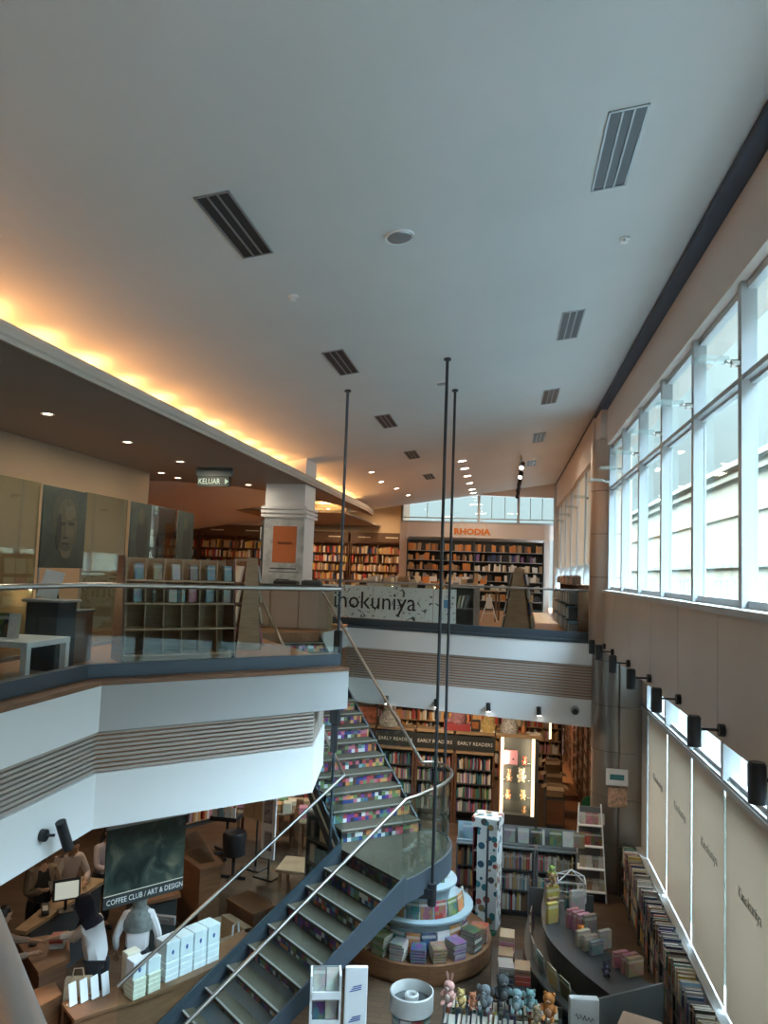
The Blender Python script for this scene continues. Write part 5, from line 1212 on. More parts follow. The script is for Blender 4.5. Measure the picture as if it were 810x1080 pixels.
o = bookcase('glass_end_cabinet', 'low grey shelf cabinet behind the far gallery glass by the rods', 'cabinet', (-.98, 17.3, 4.6), R(-14), .62, .4, .95, (.08, .5), (GREYM, GREYM, MGREY), 1)
for z, n_b in ((.08, 0), (.5, 4)):
    for q in range(n_b): mass.obox((-1.08 + .08 * q, 17.42 - .02 * q, 4.6 + z + .14), (.04, .2, .27), R(-14), (8, 4, 1, 7)[q], 0, R(12))
o = thing('folding_easel', 'small white A-shaped easel sign standing on the gallery floor', 'sign', (-.42, 21.0, 4.6))
for sx_ in (-1, 1): part('leg', MB().cyl((sx_ * .22, 0, 0), (0, .1, .75), .015), WCARD, o)
part('panel', MB().obox((0, .05, .5), (.16, .015, .3)), WCARD, o); part('crossbar', MB().cyl((-.15, .03, .22), (.15, .03, .22), .01), WCARD, o)

# information counter past the top of the stairs and the printed pillar
o = thing('info_counter', 'tan panelled counter past the top of the stairs', 'counter', (-4.3, 16.2, 4.6))
for (x0, x1) in ((-5.25, -4.90), (-4.86, -4.27), (-4.25, -3.62)): part('front_panel', MB().box(x0, x1, 15.52, 15.55, 4.62, 5.46), mat('tan_panel', (.40, .32, .27), .5) if x0 < -5 else bpy.data.materials['tan_panel'], o, True)
part('body', MB().box(-5.25, -3.62, 15.55, 15.95, 4.6, 5.48), WOODT, o, True); part('top', MB().rbox(-5.3, -3.57, 15.46, 16.0, 5.48, 5.52, .01), SIGNB, o, True)
for (x, y, W, hh, c, lab) in ((-4.6, 15.7, .5, .08, BLACK, 'flat black tray on the tan counter'), (-4.05, 15.75, .4, .10, DGREY, 'dark grey printer tray at the counter end')):
    solo('desk_tray', MB().rbox(x - W / 2, x + W / 2, y - .14, y + .14, 5.521, 5.52 + hh, .015).box(x - W / 2 + .04, x + W / 2 - .04, y - .1, y + .1, 5.52 + hh, 5.53 + hh), c, lab, 'tray')
o = thing('pillar_poster', 'marbled poster with an orange sheet on the square pillar', 'poster', (-4.83, 16.08, 5.5))
part('sheet', MB().box(-5.26, -4.36, 16.05, 16.09, 5.45, 6.92), MARBLE, o, True)
part('orange_sheet', MB().box(-5.05, -4.52, 16.04, 16.05, 5.98, 6.78), ORANGE, o, True)
text('lettering', 'RHODIA', .085, (-4.78, 16.037, 6.38), (1, 0, 0), (0, 0, 1), LETB, o, .001, 'CENTER')
part('printed_lines', MB().box(-5.1, -4.5, 16.046, 16.05, 5.84, 5.865).box(-5.12, -4.45, 16.046, 16.05, 5.77, 5.785).box(-4.95, -4.65, 16.046, 16.05, 5.6, 5.625), DGREY, o, True)
o = thing('pillar_rack', 'dark card rack on the shaded side of the square pillar', 'rack', (-5.42, 16.5, 4.6))
part('back_panel', MB().box(-5.34, -5.30, 16.15, 16.95, 5.1, 6.9), DGREY, o, True)
for z in (5.2, 5.65, 6.05, 6.45): part('shelf', MB().box(-5.5, -5.34, 16.15, 16.95, z - .02, z), DGREY, o, True); mrow((-5.40, 16.9, z), (0, -1), .75, .25, .34, .02, .1, .18, [7, 4, 1, 14])
# hanging exit sign
o = thing('exit_sign', 'hanging green-black exit sign reading KELUAR under the soffit', 'sign', (-5.5, 13.62, 7.72))
part('hanger', MB().box(-5.86, -5.14, 13.60, 13.64, 7.56, 7.72), mat('sign_blue_grey', (.08, .12, .13), .4), o, True)
part('board', MB().rbox(-5.82, -5.18, 13.585, 13.655, 7.36, 7.555, .008), mat('sign_black_green', (.012, .03, .022), .4), o, True)
text('lettering', 'KELUAR', .15, (-5.80, 13.583, 7.405), (1, 0, 0), (0, 0, 1), mat('sign_letters', (.45, .6, .52), .5, emit=(.5, .75, .6), es=.25), o, .001, font_x=.80)
part('arrow', MB().prism([(-5.27, 13.580), (-5.27, 13.584), (-5.20, 13.584), (-5.20, 13.580)], [7.40, 7.40, 7.455, 7.455], [7.51, 7.51, 7.46, 7.46]), bpy.data.materials['sign_letters'], o, True)
# glass partitions with painted portraits
for k, (y0, y1) in enumerate(((4.3, 5.6), (5.62, 6.9), (6.92, 8.2), (8.22, 9.06), (10.16, 11.4), (12.2, 13.2))):
    x_ = -6.05
    o = thing('glass_partition', 'tall smoked glass partition panel along the tan wall, %s from the balcony corner' % ORD[k], 'partition', (x_, (y0 + y1) / 2, 4.6), 0, 'smoked glass partitions')
    part('glass_panel', MB().box(-.006, .006, -(y1 - y0) / 2, (y1 - y0) / 2, .03, 2.27), GLASSP, o); part('floor_channel', MB().box(-.03, .03, -(y1 - y0) / 2, (y1 - y0) / 2, 0, .05), GREYM, o)
def portrait(lab, y0, y1, z0, z1, face):
    x_ = -6.0
    o = thing('portrait_panel', lab, 'portrait', (x_, (y0 + y1) / 2, 4.6))
    W = y1 - y0
    part('canvas', MB().box(-.02, .0, -W / 2, W / 2, z0 - 4.6, z1 - 4.6), PAINT2, o)
    for s_ in (-1, 1): part('post', MB().box(-.03, -.005, s_ * (W / 2 - .02) - .012, s_ * (W / 2 - .02) + .012, 0, z1 - 4.6), GREYM, o)
    cz = (z0 + z1) / 2 - 4.6
    def blob(mb, dy, dz, ry, rz, t_=.004, n=24, a=0):
        pts = []
        for i in range(n):
            q = 2 * math.pi * i / n; px, pz = ry * math.cos(q), rz * math.sin(q); pts.append((t_, dy + px * math.cos(a) - pz * math.sin(a), cz + dz + px * math.sin(a) + pz * math.cos(a)))
        mb.add([(0.0005, p[1], p[2]) for p in pts] + pts, [tuple(range(n, 2 * n))] + [(i, (i + 1) % n, n + (i + 1) % n, n + i) for i in range(n)])
    if face:
        h_ = MB(); blob(h_, .02, .16, .33, .37, .002); part('hair', h_, HAIRP, o)
        f_ = MB(); blob(f_, .04, .02, .25, .40, .004); part('face', f_, FACE, o)
        l_ = MB(); blob(l_, .10, .22, .13, .10, .006, a=.2); blob(l_, .14, -.05, .08, .07, .006); blob(l_, .045, -.03, .035, .11, .007); blob(l_, .05, -.34, .12, .07, .006); part('highlight', l_, FACEL, o)
        d_ = MB(); blob(d_, -.06, .06, .075, .026, .007); blob(d_, .15, .07, .07, .024, .007); blob(d_, .04, -.21, .10, .018, .007); blob(d_, -.14, -.05, .06, .25, .005); blob(d_, .02, -.13, .05, .015, .008); part('features', d_, FACED, o)
        b_ = MB(); blob(b_, .05, -.27, .10, .045, .0065); part('beard', b_, HAIRP, o)
    else:
        f_ = MB(); blob(f_, .05, .0, .2, .38, .003); part('figure', f_, FACED, o)
        f_ = MB(); blob(f_, .0, .34, .10, .13, .005); part('pale_shape', f_, FACE, o)
portrait('green portrait of an aged face on the glass along the tan wall', 9.08, 10.12, 5.76, 6.85, True)
portrait('dark cloudy portrait panel past the aged face on the partition', 11.45, 12.15, 5.72, 6.86, False)
portrait('narrow dark painted panel at the end of the partition row', 13.25, 13.95, 5.72, 6.86, False)

# pigeonhole display of small books behind the balcony glass
ux, uy = .716, .698
PD0 = Vector((-4.78, 9.12, 4.6)); PDr = math.atan2(uy, ux); PW = 1.52
o = thing('pigeonhole_display', 'sloped oak pigeonhole display of small books behind the curved balcony glass', 'bookshelf', PD0, PDr)
H = 1.36
for x, nm in ((-.02, 0), (PW + .0, 0)):
    part('side_panel', MB().add([(x, -.02, 0), (x + .025, -.02, 0), (x + .025, .46, 0), (x, .46, 0), (x, .16, H), (x + .025, .16, H), (x + .025, .40, H), (x, .40, H)], [(3, 2, 1, 0), (4, 5, 6, 7), (0, 1, 5, 4), (1, 2, 6, 5), (2, 3, 7, 6), (3, 0, 4, 7)]), WOODR, o)
part('back_panel', MB().box(0, PW, .42, .45, .05, H - .02), WOODL, o); part('plinth', MB().box(.02, PW - .02, .03, .42, 0, .07), WOODT, o)
PZ = (.09, .42, .75, 1.05)
for r_, z in enumerate(PZ):
    y0 = -.02 + .18 * z / H
    part('shelf', MB().rbox(.005, PW, y0 - .03, .42, z - .022, z, .006), WOODL, o)
    hh = .30 if r_ < 3 else .28
    for k in range(6):
        x = .02 + (PW - .02) * k / 6; part('slanted_divider', MB().add([(x, y0 + .02, z), (x + .012, y0 + .02, z), (x + .13, .42, z), (x + .118, .42, z), (x, y0 + .06, z + hh), (x + .012, y0 + .06, z + hh), (x + .13, .42, z + hh), (x + .118, .42, z + hh)], [(0, 1, 5, 4), (1, 2, 6, 5), (2, 3, 7, 6), (3, 0, 4, 7), (4, 5, 6, 7), (3, 2, 1, 0)]), WOODL, o)
def pd(x, y, z): return PD0 + Vector((x * math.cos(PDr) - y * math.sin(PDr), x * math.sin(PDr) + y * math.cos(PDr), z))
for r_, row in ((3, ('sky blue', 'cream', 'white', 'grey', 'sky blue', 'sky blue')), (2, ('sky blue', 'black', 'white', 'pink', 'sky blue', 'white'))):
    for k, c in enumerate(row):
        x = .02 + (PW - .02) * k / 6 + (.12 if not (r_ == 2 and k == 2) else .09)
        b_ = book('%s small book in the %s row of the pigeonhole display, %s along' % (c, ('upper' if r_ == 3 else 'second'), ORD[k]), pd(x, .14 + .03, PZ[r_] + .004), (.05, .115 if not (r_ == 2 and k == 1) else .04, .21 if (r_, k) not in ((2, 1), (2, 2)) else .17), c, 0, 0, 'small books in the pigeonholes', 'p')
        b_.rotation_euler = (0, R(-5), PDr - R(90) + R(6))
        if r_ == 2 and k == 2:
            b2 = book('%s small book in the second row pigeonholes beside the white one' % 'sky blue', pd(x + .125, .17, PZ[r_] + .004), (.05, .10, .17), 'sky blue', 0, 0, 'small books in the pigeonholes', 'p'); b2.rotation_euler = (0, R(-5), PDr - R(90) + R(6))
# white coffee table with books and the tilted notice
o = thing('white_table', 'low white square-legged table behind the balcony glass', 'table', (-5.28, 7.55, 4.6))
part('top', MB().rbox(-.5, .50, -.42, .36, .36, .42, .006), WCARD, o)
for a in (-.46, .46):
    for b_ in (-.38, .32): part('leg', MB().box(a - .035, a + .035, b_ - .035, b_ + .035, 0, .36), WCARD, o)
for k, c in enumerate(('dark blue', 'white', 'grey', 'black', 'white')):
    b_ = book('%s magazine propped on the low white table, %s along' % (c, ORD[k]), (-5.74 + .13 * k, 7.42, 5.026), (.02, .115, .26), c, 0, 0, 'magazines on the white table', 'p'); b_.rotation_euler = (0, R(-12), R(-70))
o = thing('notice_stand', 'white tilted notice on a black box stand behind the low white table', 'sign', (-5.25, 8.25, 4.6))
part('pedestal', MB().rbox(-.2, .2, -.2, .2, 0, .78, .01), BLACK, o); part('tray', MB().rbox(-.24, .26, -.24, .2, .78, .81, .008), GREYM, o)
part('notice', MB().obox((-.02, -.02, .98), (.22, .012, .34), R(24), 0, R(-22), R(12)), WCARD, o); part('support', MB().cyl((0, .12, .8), (0, .04, 1.0), .012), BLACK, o)
o = thing('dark_plinth', 'dark wooden plinth between the white table and pigeonhole display', 'plinth', (-5.56, 8.95, 4.6)); part('body', MB().rbox(-.30, .30, -.25, .25, 0, .62, .01), WOODR, o); part('top', MB().rbox(-.32, .32, -.27, .27, .62, .65, .01), DGREY, o)
for k, (x, y) in enumerate(((-6.7, 8.1), (-6.6, 10.6))):  # lamps added in place of warm reflections of far interior lights
    o = thing('reflection_lamp', ('small shaded lamp added for a warm reflection by the balcony corner', 'small shaded lamp added for a warm reflection behind the notice')[k], 'lamp', (-7.3, y, 5.45))
    part('arm', MB().cyl((0, 0, 0), (.16, 0, .06), .012), BLACK, o); part('shade', MB().lathe([(.03, .06), (.11, -.06), (.105, -.06), (.02, .05)], 18, (.18, 0, .02)), BLACK, o); part('bulb', MB().ell((.18, 0, -.02), .035, 0, 10), LAMPW, o)
    l = bpy.data.lights.new('reflection_glow', 'POINT'); l.energy = 3; l.color = (1, .7, .4); l.shadow_soft_size = .03; q = bpy.data.objects.new('reflection_glow', l); COL.objects.link(q); q.location = (-7.10, y, 5.36)

# ------------------------------------------------------------------ cash desk area under the balcony
struct('wall_cash', MB().box(-9.2, -9.05, 7.0, 14.2, 0, 3.14), WOODR)
o = thing('hanging_banner', 'dark cloudy hanging banner lettered COFFEE CLUB / ART & DESIGN below the balcony', 'banner', (-4.05, 8.58, 2.0))
bd = Vector((.60, .75, 0)).normalized(); bn = Vector((bd.y, -bd.x, 0)); B0 = Vector((-4.36, 8.20, 0))
def bq(a0, a1, z0, z1, t0, t1): 
    A, B_ = B0 + bd * a0, B0 + bd * a1; return MB().prism([A + bn * t1, B_ + bn * t1, B_ + bn * t0, A + bn * t0], z0, z1)
part('print', bq(0, .97, 2.13, 2.86, 0, .02), PAINT1, o, True); part('title_strip', bq(0, .97, 1.99, 2.13, 0, .02), SIGNB, o, True)
part('header_rail', bq(-.01, .98, 2.86, 2.94, -.005, .025), GREYM, o, True)
part('border', bq(0, .97, 2.125, 2.134, .02, .022), CREAMC, o, True)
for a in (.1, .87): q = B0 + bd * a; part('cord', MB().cyl((q.x, q.y, 2.94), (q.x, q.y, 3.13), .004), BLACK, o, True)
text('lettering', 'COFFEE CLUB / ART & DESIGN', .086, B0 + bd * .035 + bn * .022 + Vector((0, 0, 2.028)), bd, (0, 0, 1), LETW, o, .001, font_x=.80)
# cash desks
def desk(lab, poly, h, th=.05, top=WOODB, body=DGREY, inset=.06, nm='cash_desk', cat='counter'):
    cx = sum(p[0] for p in poly) / len(poly); cy = sum(p[1] for p in poly) / len(poly)
    o = thing(nm, lab, cat, (cx, cy, 0)); ins = [(cx + (p[0] - cx) * (1 - inset * 2), cy + (p[1] - cy) * (1 - inset * 2)) for p in poly]
    part('top', MB().prism(poly, h - th, h), top, o, True); part('body', MB().prism(ins, .0, h - th), body, o, True); return o
desk('brown topped cash desk where the red book is handed over', [(-6.15, 9.36), (-5.40, 8.72), (-5.22, 9.10), (-5.62, 9.72)], .95, .05, WOODB, WOODR)
desk('long pale topped counter beside the woman with a phone', [(-6.34, 9.62), (-6.16, 9.60), (-6.02, 11.4), (-6.45, 11.4)], .95, .05, WOODT, DGREY)
desk('dark back desk with an oak edge behind the hanging banner', [(-5.35, 11.05), (-4.85, 11.55), (-5.38, 12.30), (-5.95, 11.85)], .78, .05, WOODB, SIGNB)
o = solo('desk_drawer_unit', MB().rbox(-5.25, -4.75, 11.2, 11.26, .50, .62, .01).box(-5.15, -4.85, 11.19, 11.2, .54, .58), GREYM, 'grey drawer front under the oak edge of the back desk', 'drawer unit', (0, -.06, 0)); o.rotation_euler = (0, 0, 0)
desk('tall wooden block counter with a plastic wrapped stack on it', [(-5.30, 12.37), (-4.67, 11.84), (-4.40, 12.17), (-5.03, 12.87)], 1.06, .04, WOODB, WOODB)
mb = MB()
mb.add([(-4.95, 12.3, 1.06), (-4.5, 11.92, 1.06), (-4.32, 12.1, 1.06), (-4.78, 12.6, 1.06), (-4.98, 12.35, 1.30), (-4.62, 12.02, 1.14), (-4.5, 12.14, 1.16), (-4.84, 12.56, 1.36)], [(3, 2, 1, 0), (4, 5, 6, 7), (0, 1, 5, 4), (1, 2, 6, 5), (2, 3, 7, 6), (3, 0, 4, 7)])
mb.v = [(v[0] - .25, v[1] + .12, v[2] + .003) for v in mb.v]
solo('plastic_cover', mb, ACRYL, 'crumpled clear plastic cover on the tall wooden block counter', 'cover')
# curved counter with white boxes
cp = smooth([Vector(p) for p in ((-4.62, 8.22, 0), (-4.45, 8.42, 0), (-3.95, 8.98, 0), (-3.38, 9.92, 0), (-3.15, 10.5, 0))], 4)
o = thing('service_counter', 'curved brown wooden service counter below the stairs holding white boxes', 'counter', (-4.0, 8.95, 0))
part('top', MB().prism(bandpoly(cp, .0, -.42), .74, .78), WOODB, o, True); part('front', MB().prism(bandpoly(cp, -.03, -.07), 0, .74), WOODB, o, True); part('back_panel', MB().prism(bandpoly(cp, -.34, -.38), .06, .74), WOODR, o, True)
dv = Vector((.52, .85, 0)).normalized(); nv = Vector((dv.y, -dv.x, 0)); wz = math.atan2(dv.y, dv.x)
k = 0
def wbox(lab, p, size, m_, mark=True, group='white boxed goods on the service counter'):
    o = thing('gift_box', lab, 'box', p, wz, group); w_, d_, h_ = size
    part('body', MB().rbox(-w_ / 2, w_ / 2, -d_ / 2, d_ / 2, 0, h_ * .86, .006), m_, o); part('lid', MB().rbox(-w_ / 2 - .003, w_ / 2 + .003, -d_ / 2 - .003, d_ / 2 + .003, h_ * .84, h_, .006), m_, o)
    if mark: part('printed_mark', MB().ell((0, -d_ / 2 - .001, h_ * .45), (.018, .002, .03), 0, 8), BLUEI, o)
    return o
for q in range(4):
    p = Vector((-4.03, 9.28, .782)) + dv * (.205 * q)
    for lv in range(3): wbox('white card box on the service counter, %s column from the cream boxes, %s up' % (ORD[q], ORD[lv]), p + Vector((0, 0, .075 * lv)), (.19, .24, .074), WCARD, False)
    wbox('tall white box with a small blue mark, topping the %s column of white boxes' % ORD[q], p + Vector((0, 0, .226)), (.19, .23, .23), WCARD)
for q in range(2):
    p = Vector((-4.24, 8.84, .782)) + dv * (.20 * q) + nv * .03
    for lv in range(4): wbox('cream banded box in the %s cream column, %s up' % (('outer', 'inner')[q], ORD[lv]), p + Vector((0, 0, .055 * lv)), (.17, .20, .054), CREAMC, False, 'cream boxes on the service counter')
    wbox('white box with a blue mark on top of the %s cream column' % ('outer', 'inner')[q], p + Vector((0, 0, .221)), (.17, .16, .20 if q == 0 else .16), WCARD, q == 0)
wbox('yellow topped slim box standing behind the cream boxes', Vector((-4.36, 8.98, .782)), (.17, .12, .42), CREAMC, False)
for q in range(4):
    p = Vector((-4.80, 8.47, .782)) + Vector((.66, .75, 0)) * (.125 * q)
    o = thing('card_holder', 'small white card standing on the service counter end, %s from the book pile' % ORD[q], 'card holder', p, wz + R(10), 'white standing cards')
    part('card', MB().obox((0, 0, .125), (.10, .012, .24), 0, 0, R(-12)), WCARD, o); part('foot', MB().box(-.05, .05, -.02, .06, 0, .012), ACRYL, o)
desk('square brown wooden pedestal at the end of the service counter', [(-5.45, 8.55), (-5.14, 8.28), (-5.02, 8.62), (-5.25, 8.84)], .80, .04, WOODB, WOODB, nm='wood_pedestal', cat='pedestal')
# warm-lit books low at the corner
o = thing('magazine_ledge', 'long brown ledge of warm lit magazines below the gallery handrail', 'ledge', (-5.3, 8.2, 0))
LD = Vector((-.72, .72, 0)).normalized(); LN = Vector((LD.y, -LD.x, 0)); L0 = Vector((-4.60, 7.45, 0))
part('top', MB().prism([L0 - LN * .2, L0 + LD * 1.75 - LN * .2, L0 + LD * 1.75 + LN * .14, L0 + LN * .14], .90, .94), WOODR, o, True); part('body', MB().prism([L0 - LN * .16, L0 + LD * 1.7 - LN * .16, L0 + LD * 1.7 + LN * .1, L0 + LN * .1], 0, .90), WOODR, o, True)
for k in range(9):
    c = ['cream', 'tan', 'cream', 'white', 'tan', 'cream', 'white', 'tan', 'red'][k]; p = L0 + LD * (.12 + .185 * k) - LN * .03
    b_ = book('%s magazine lying on the warm lit ledge, %s towards the cash desk' % (c, ORD[k]), (p.x, p.y, .942), (.21, .29, .02), c, math.atan2(LD.y, LD.x) + R(4), 0, 'magazines on the warm lit ledge', 'p', 0)
l = bpy.data.lights.new('ledge_glow', 'SPOT'); l.energy = 90; l.color = (1, .66, .36); l.spot_size = R(46); l.spot_blend = .5; l.shadow_soft_size = .05; q = bpy.data.objects.new('ledge_glow', l); COL.objects.link(q); q.location = (-5.0, 7.9, 2.95); q.rotation_euler = (0, R(4), 0)
# screen, card terminal, papers, held goods
o = thing('till_screen', 'black till screen with a lit pale display on the long counter', 'monitor', (-6.0, 10.25, .95), R(38))
part('foot', MB().rbox(-.1, .1, -.08, .08, 0, .02, .008), BLACK, o); part('stem', MB().cyl((0, .02, .02), (0, .02, .2), .02), BLACK, o)
part('housing', MB().obox((0, 0, .30), (.36, .03, .28), 0, 0, R(-12)), BLACK, o); part('display', MB().obox((0, -.018, .296), (.31, .004, .22), 0, 0, R(-12)), mat('screen_lit', (.3, .32, .3), .3, emit=(.75, .8, .7), es=.35), o)
o = thing('card_terminal', 'black card terminal with a grey keypad beside the till screen', 'terminal', (-6.22, 10.1, .95), R(35)); part('body', MB().obox((0, 0, .068), (.10, .18, .05), 0, 0, R(25)), BLACK, o); part('keypad', MB().obox((0, -.03, .096), (.075, .09, .006), 0, 0, R(25)), GREYM, o)
solo('till_mouse', MB().ell((-5.86, 9.30, .965), (.05, .07, .022), 0, 12), BLACK, 'small black scanner lying on the brown cash desk', 'scanner')
book('red book held out over the brown cash desk', (-5.55, 9.34, 1.03), (.16, .22, .05), 'red', R(20), 0, None, 'c', 0); book('white boxed book on the brown cash desk under the red one', (-5.52, 9.27, .952), (.18, .24, .075), 'white', R(20), 0, None, 'c', 0)
o = thing('paper_bag', 'tan paper bag slumped at the cashier feet', 'bag', (-4.98, 8.90, 0), R(20)); part('body', MB().add([(-.18, -.1, 0), (.18, -.1, 0), (.18, .1, 0), (-.18, .1, 0), (-.15, -.03, .85), (.15, -.03, .85), (.15, .05, .85), (-.15, .05, .85)], [(3, 2, 1, 0), (4, 5, 6, 7), (0, 1, 5, 4), (1, 2, 6, 5), (2, 3, 7, 6), (3, 0, 4, 7)]), CARD, o); part('handle', MB().tube([(-.07, -.03, .84), (-.05, -.04, .98), (.05, -.04, .98), (.07, -.03, .84)], .008, 6), CARD, o)
# under-stair stock: boxes, bags
o = thing('cardboard_box', 'open flat cardboard box on the dark carpet by the white bag', 'box', (-4.20, 11.58, 0), R(-36)); part('body', MB().box(-.32, .32, -.24, .24, 0, .02).box(-.32, .32, -.24, -.225, 0, .34).box(-.32, .32, .225, .24, 0, .34).box(-.32, -.305, -.24, .24, 0, .34).box(.305, .32, -.24, .24, 0, .34), CARD, o)
for q in (-1, 1): part('flap', MB().obox((0, q * .30, .345), (.62, .16, .01), 0, 0, q * R(-8)), CARD, o)
o = thing('carrier_bag', 'crumpled white carrier bag beside the open cardboard box', 'bag', (-3.78, 11.18, 0), R(15)); part('body', MB().add([(-.16, -.1, 0), (.16, -.1, 0), (.17, .1, 0), (-.16, .1, 0), (-.13, -.05, .34), (.12, -.04, .30), (.13, .05, .33), (-.12, .06, .36)], [(3, 2, 1, 0), (4, 5, 6, 7), (0, 1, 5, 4), (1, 2, 6, 5), (2, 3, 7, 6), (3, 0, 4, 7)]), WCARD, o)
part('handle', MB().tube([(-.08, 0, .33), (-.07, 0, .58), (.0, 0, .64), (.03, 0, .33)], .016, 6), WCARD, o)
o = thing('stock_crate', 'closed brown wooden stock cabinet on the carpet behind the stair rail', 'cabinet', (-3.92, 12.2, 0), R(-36)); part('body', MB().rbox(-.36, .36, -.22, .22, 0, .46, .008), WOODR, o); part('top', MB().rbox(-.38, .38, -.24, .24, .46, .50, .008), WOODB, o)
o = thing('black_spinner', 'black wire spinner of small white books on a star foot', 'rack', (-5.5, 15.3, 0))
part('post', MB().cyl((0, 0, .05), (0, 0, 1.9), .025), BLACK, o)
for k in range(5): part('foot', MB().obox((.2 * math.cos(k * 1.257), .2 * math.sin(k * 1.257), .05), (.4, .05, .05), k * 1.257), BLACK, o)
for z in (.75, 1.10, 1.45, 1.75): part('tier', MB().box(-.27, .27, -.27, .27, z - .015, z).box(-.28, .28, -.28, -.27, z, z + .07).box(-.28, -.27, -.28, .28, z, z + .07).box(.27, .28, -.28, .28, z, z + .07), BLACK, o)
for z in (.75, 1.10, 1.45):
    for k in range(4): mass.obox((-5.5 - .2 + .13 * k, 15.08, z + .13), (.10, .04, .24), 0, random.choice([1, 1, 4, 9, 12]))
for k, (x, y, hh, lab) in enumerate(((-4.72, 14.75, 1.35, 'tan fabric bags hanging on a stand behind the stair rail'), (-4.35, 14.4, 1.25, 'white printed poster stand among the stock behind the stair rail'))):
    o = thing(('bag_stand', 'poster_stand')[k], lab, 'stand', (x, y, 0), R(-20))
    part('post', MB().cyl((0, .05, 0), (0, .05, hh + .4), .02), BLACK, o); part('foot', MB().rbox(-.22, .22, -.15, .2, 0, .03, .01), BLACK, o)
    if k == 0:
        for q in range(2): part('bag', MB().rbox(-.30 + .31 * q, -.01 + .31 * q, -.06 - .03 * q, .02, .95, 1.62, .02), CARD, o)
    else: part('panel', MB().rbox(-.16, .16, -.02, .02, .35, 1.65, .006), WCARD, o); part('picture', MB().box(-.11, .09, -.024, -.02, 1.0, 1.5).box(-.08, .1, -.024, -.02, .5, .85), mat('poster_grey', (.30, .28, .30), .6, noise=.6, nscale=14), o)
solo('swivel_chair', MB().lathe([(0, .86), (.2, .86), (.23, .80), (.2, .44), (.0, .44)], 18, (-4.95, 14.2, 0)).cyl((-4.95, 14.2, .06), (-4.95, 14.2, .46), .03).box(-5.2, -4.7, 14.17, 14.23, .0, .06).box(-4.98, -4.92, 13.95, 14.45, 0, .06), BLACK, 'black padded stool beside the hanging fabric bags', 'stool')
o = bookcase('stair_bookcase', 'grey magazine bookcase half hidden beneath the upper stair flight', 'bookcase', (-2.95, 12.75, 0), R(-40), .8, .3, 1.7, (.1, .5, .9, 1.3), (MGREY, MGREY, DGREY), 1)
for z in (.1, .5, .9, 1.3): mrow((-3.26 + .04, 12.75 + .26 + .06, z), (math.cos(R(-40)), math.sin(R(-40))), .74, .24, .32, .05, .12, .2, [7, 3, 12, 1, 2, 4])
plush('beige plush dog standing on the carpet behind the stair rail', (-3.15, 13.9, .0), (.5, .36, .2), .16, R(-10), 'flap', (.5, .42, .3))
o = solo('lower_trolley', MB().rbox(-3.75, -3.1, 13.2, 13.9, .36, .42, .01).box(-3.7, -3.65, 13.25, 13.3, 0, .36).box(-3.2, -3.15, 13.25, 13.3, 0, .36).box(-3.7, -3.65, 13.8, 13.85, 0, .36).box(-3.2, -3.15, 13.8, 13.85, 0, .36), WOODT, 'low tan trolley behind the stair rail near the stock tables', 'trolley', (-.25, .55, 0))
for k, (x, y, lab) in enumerate(((-3.35, 11.62, 'dark bagged figure toy standing by the stock cabinet'), (-3.05, 11.9, 'pale bagged toy standing by the stock cabinet'))):
    solo('bagged_toy', MB().lathe([(0, 0), (.09, .01), (.11, .16), (.06, .28), (.08, .36), (.04, .46), (0, .48)], 14, (x, y, 0)), (MGREY, bpy.data.materials['poster_grey'])[k], lab, 'toy')

# ------------------------------------------------------------------ people
SKIN = mat('skin', (.48, .29, .20), .55); HAIR = mat('dark_hair', (.015, .012, .012), .5)
def skinmesh(name, verts, edges, radii, root, mats, extra=None, sub=1):
    me = bpy.data.meshes.new('s'); me.from_pydata(verts, edges, [])
    ob = bpy.data.objects.new('s', me); COL.objects.link(ob)
    md = ob.modifiers.new('skin', 'SKIN'); md.use_smooth_shade = True
    for i, r in enumerate(radii): me.skin_vertices[0].data[i].radius = r if isinstance(r, tuple) else (r, r)
    me.skin_vertices[0].data[root].use_root = True
    sb = ob.modifiers.new('sub', 'SUBSURF'); sb.levels = sub; sb.render_levels = sub
    bpy.context.view_layer.update()
    out = bpy.data.meshes.new_from_object(ob.evaluated_get(bpy.context.evaluated_depsgraph_get()))
    bpy.data.objects.remove(ob); bpy.data.meshes.remove(me)
    mb = MB(); mb.add([v.co[:] for v in out.vertices], [tuple(p.vertices) for p in out.polygons], 0, True); bpy.data.meshes.remove(out)
    return mb
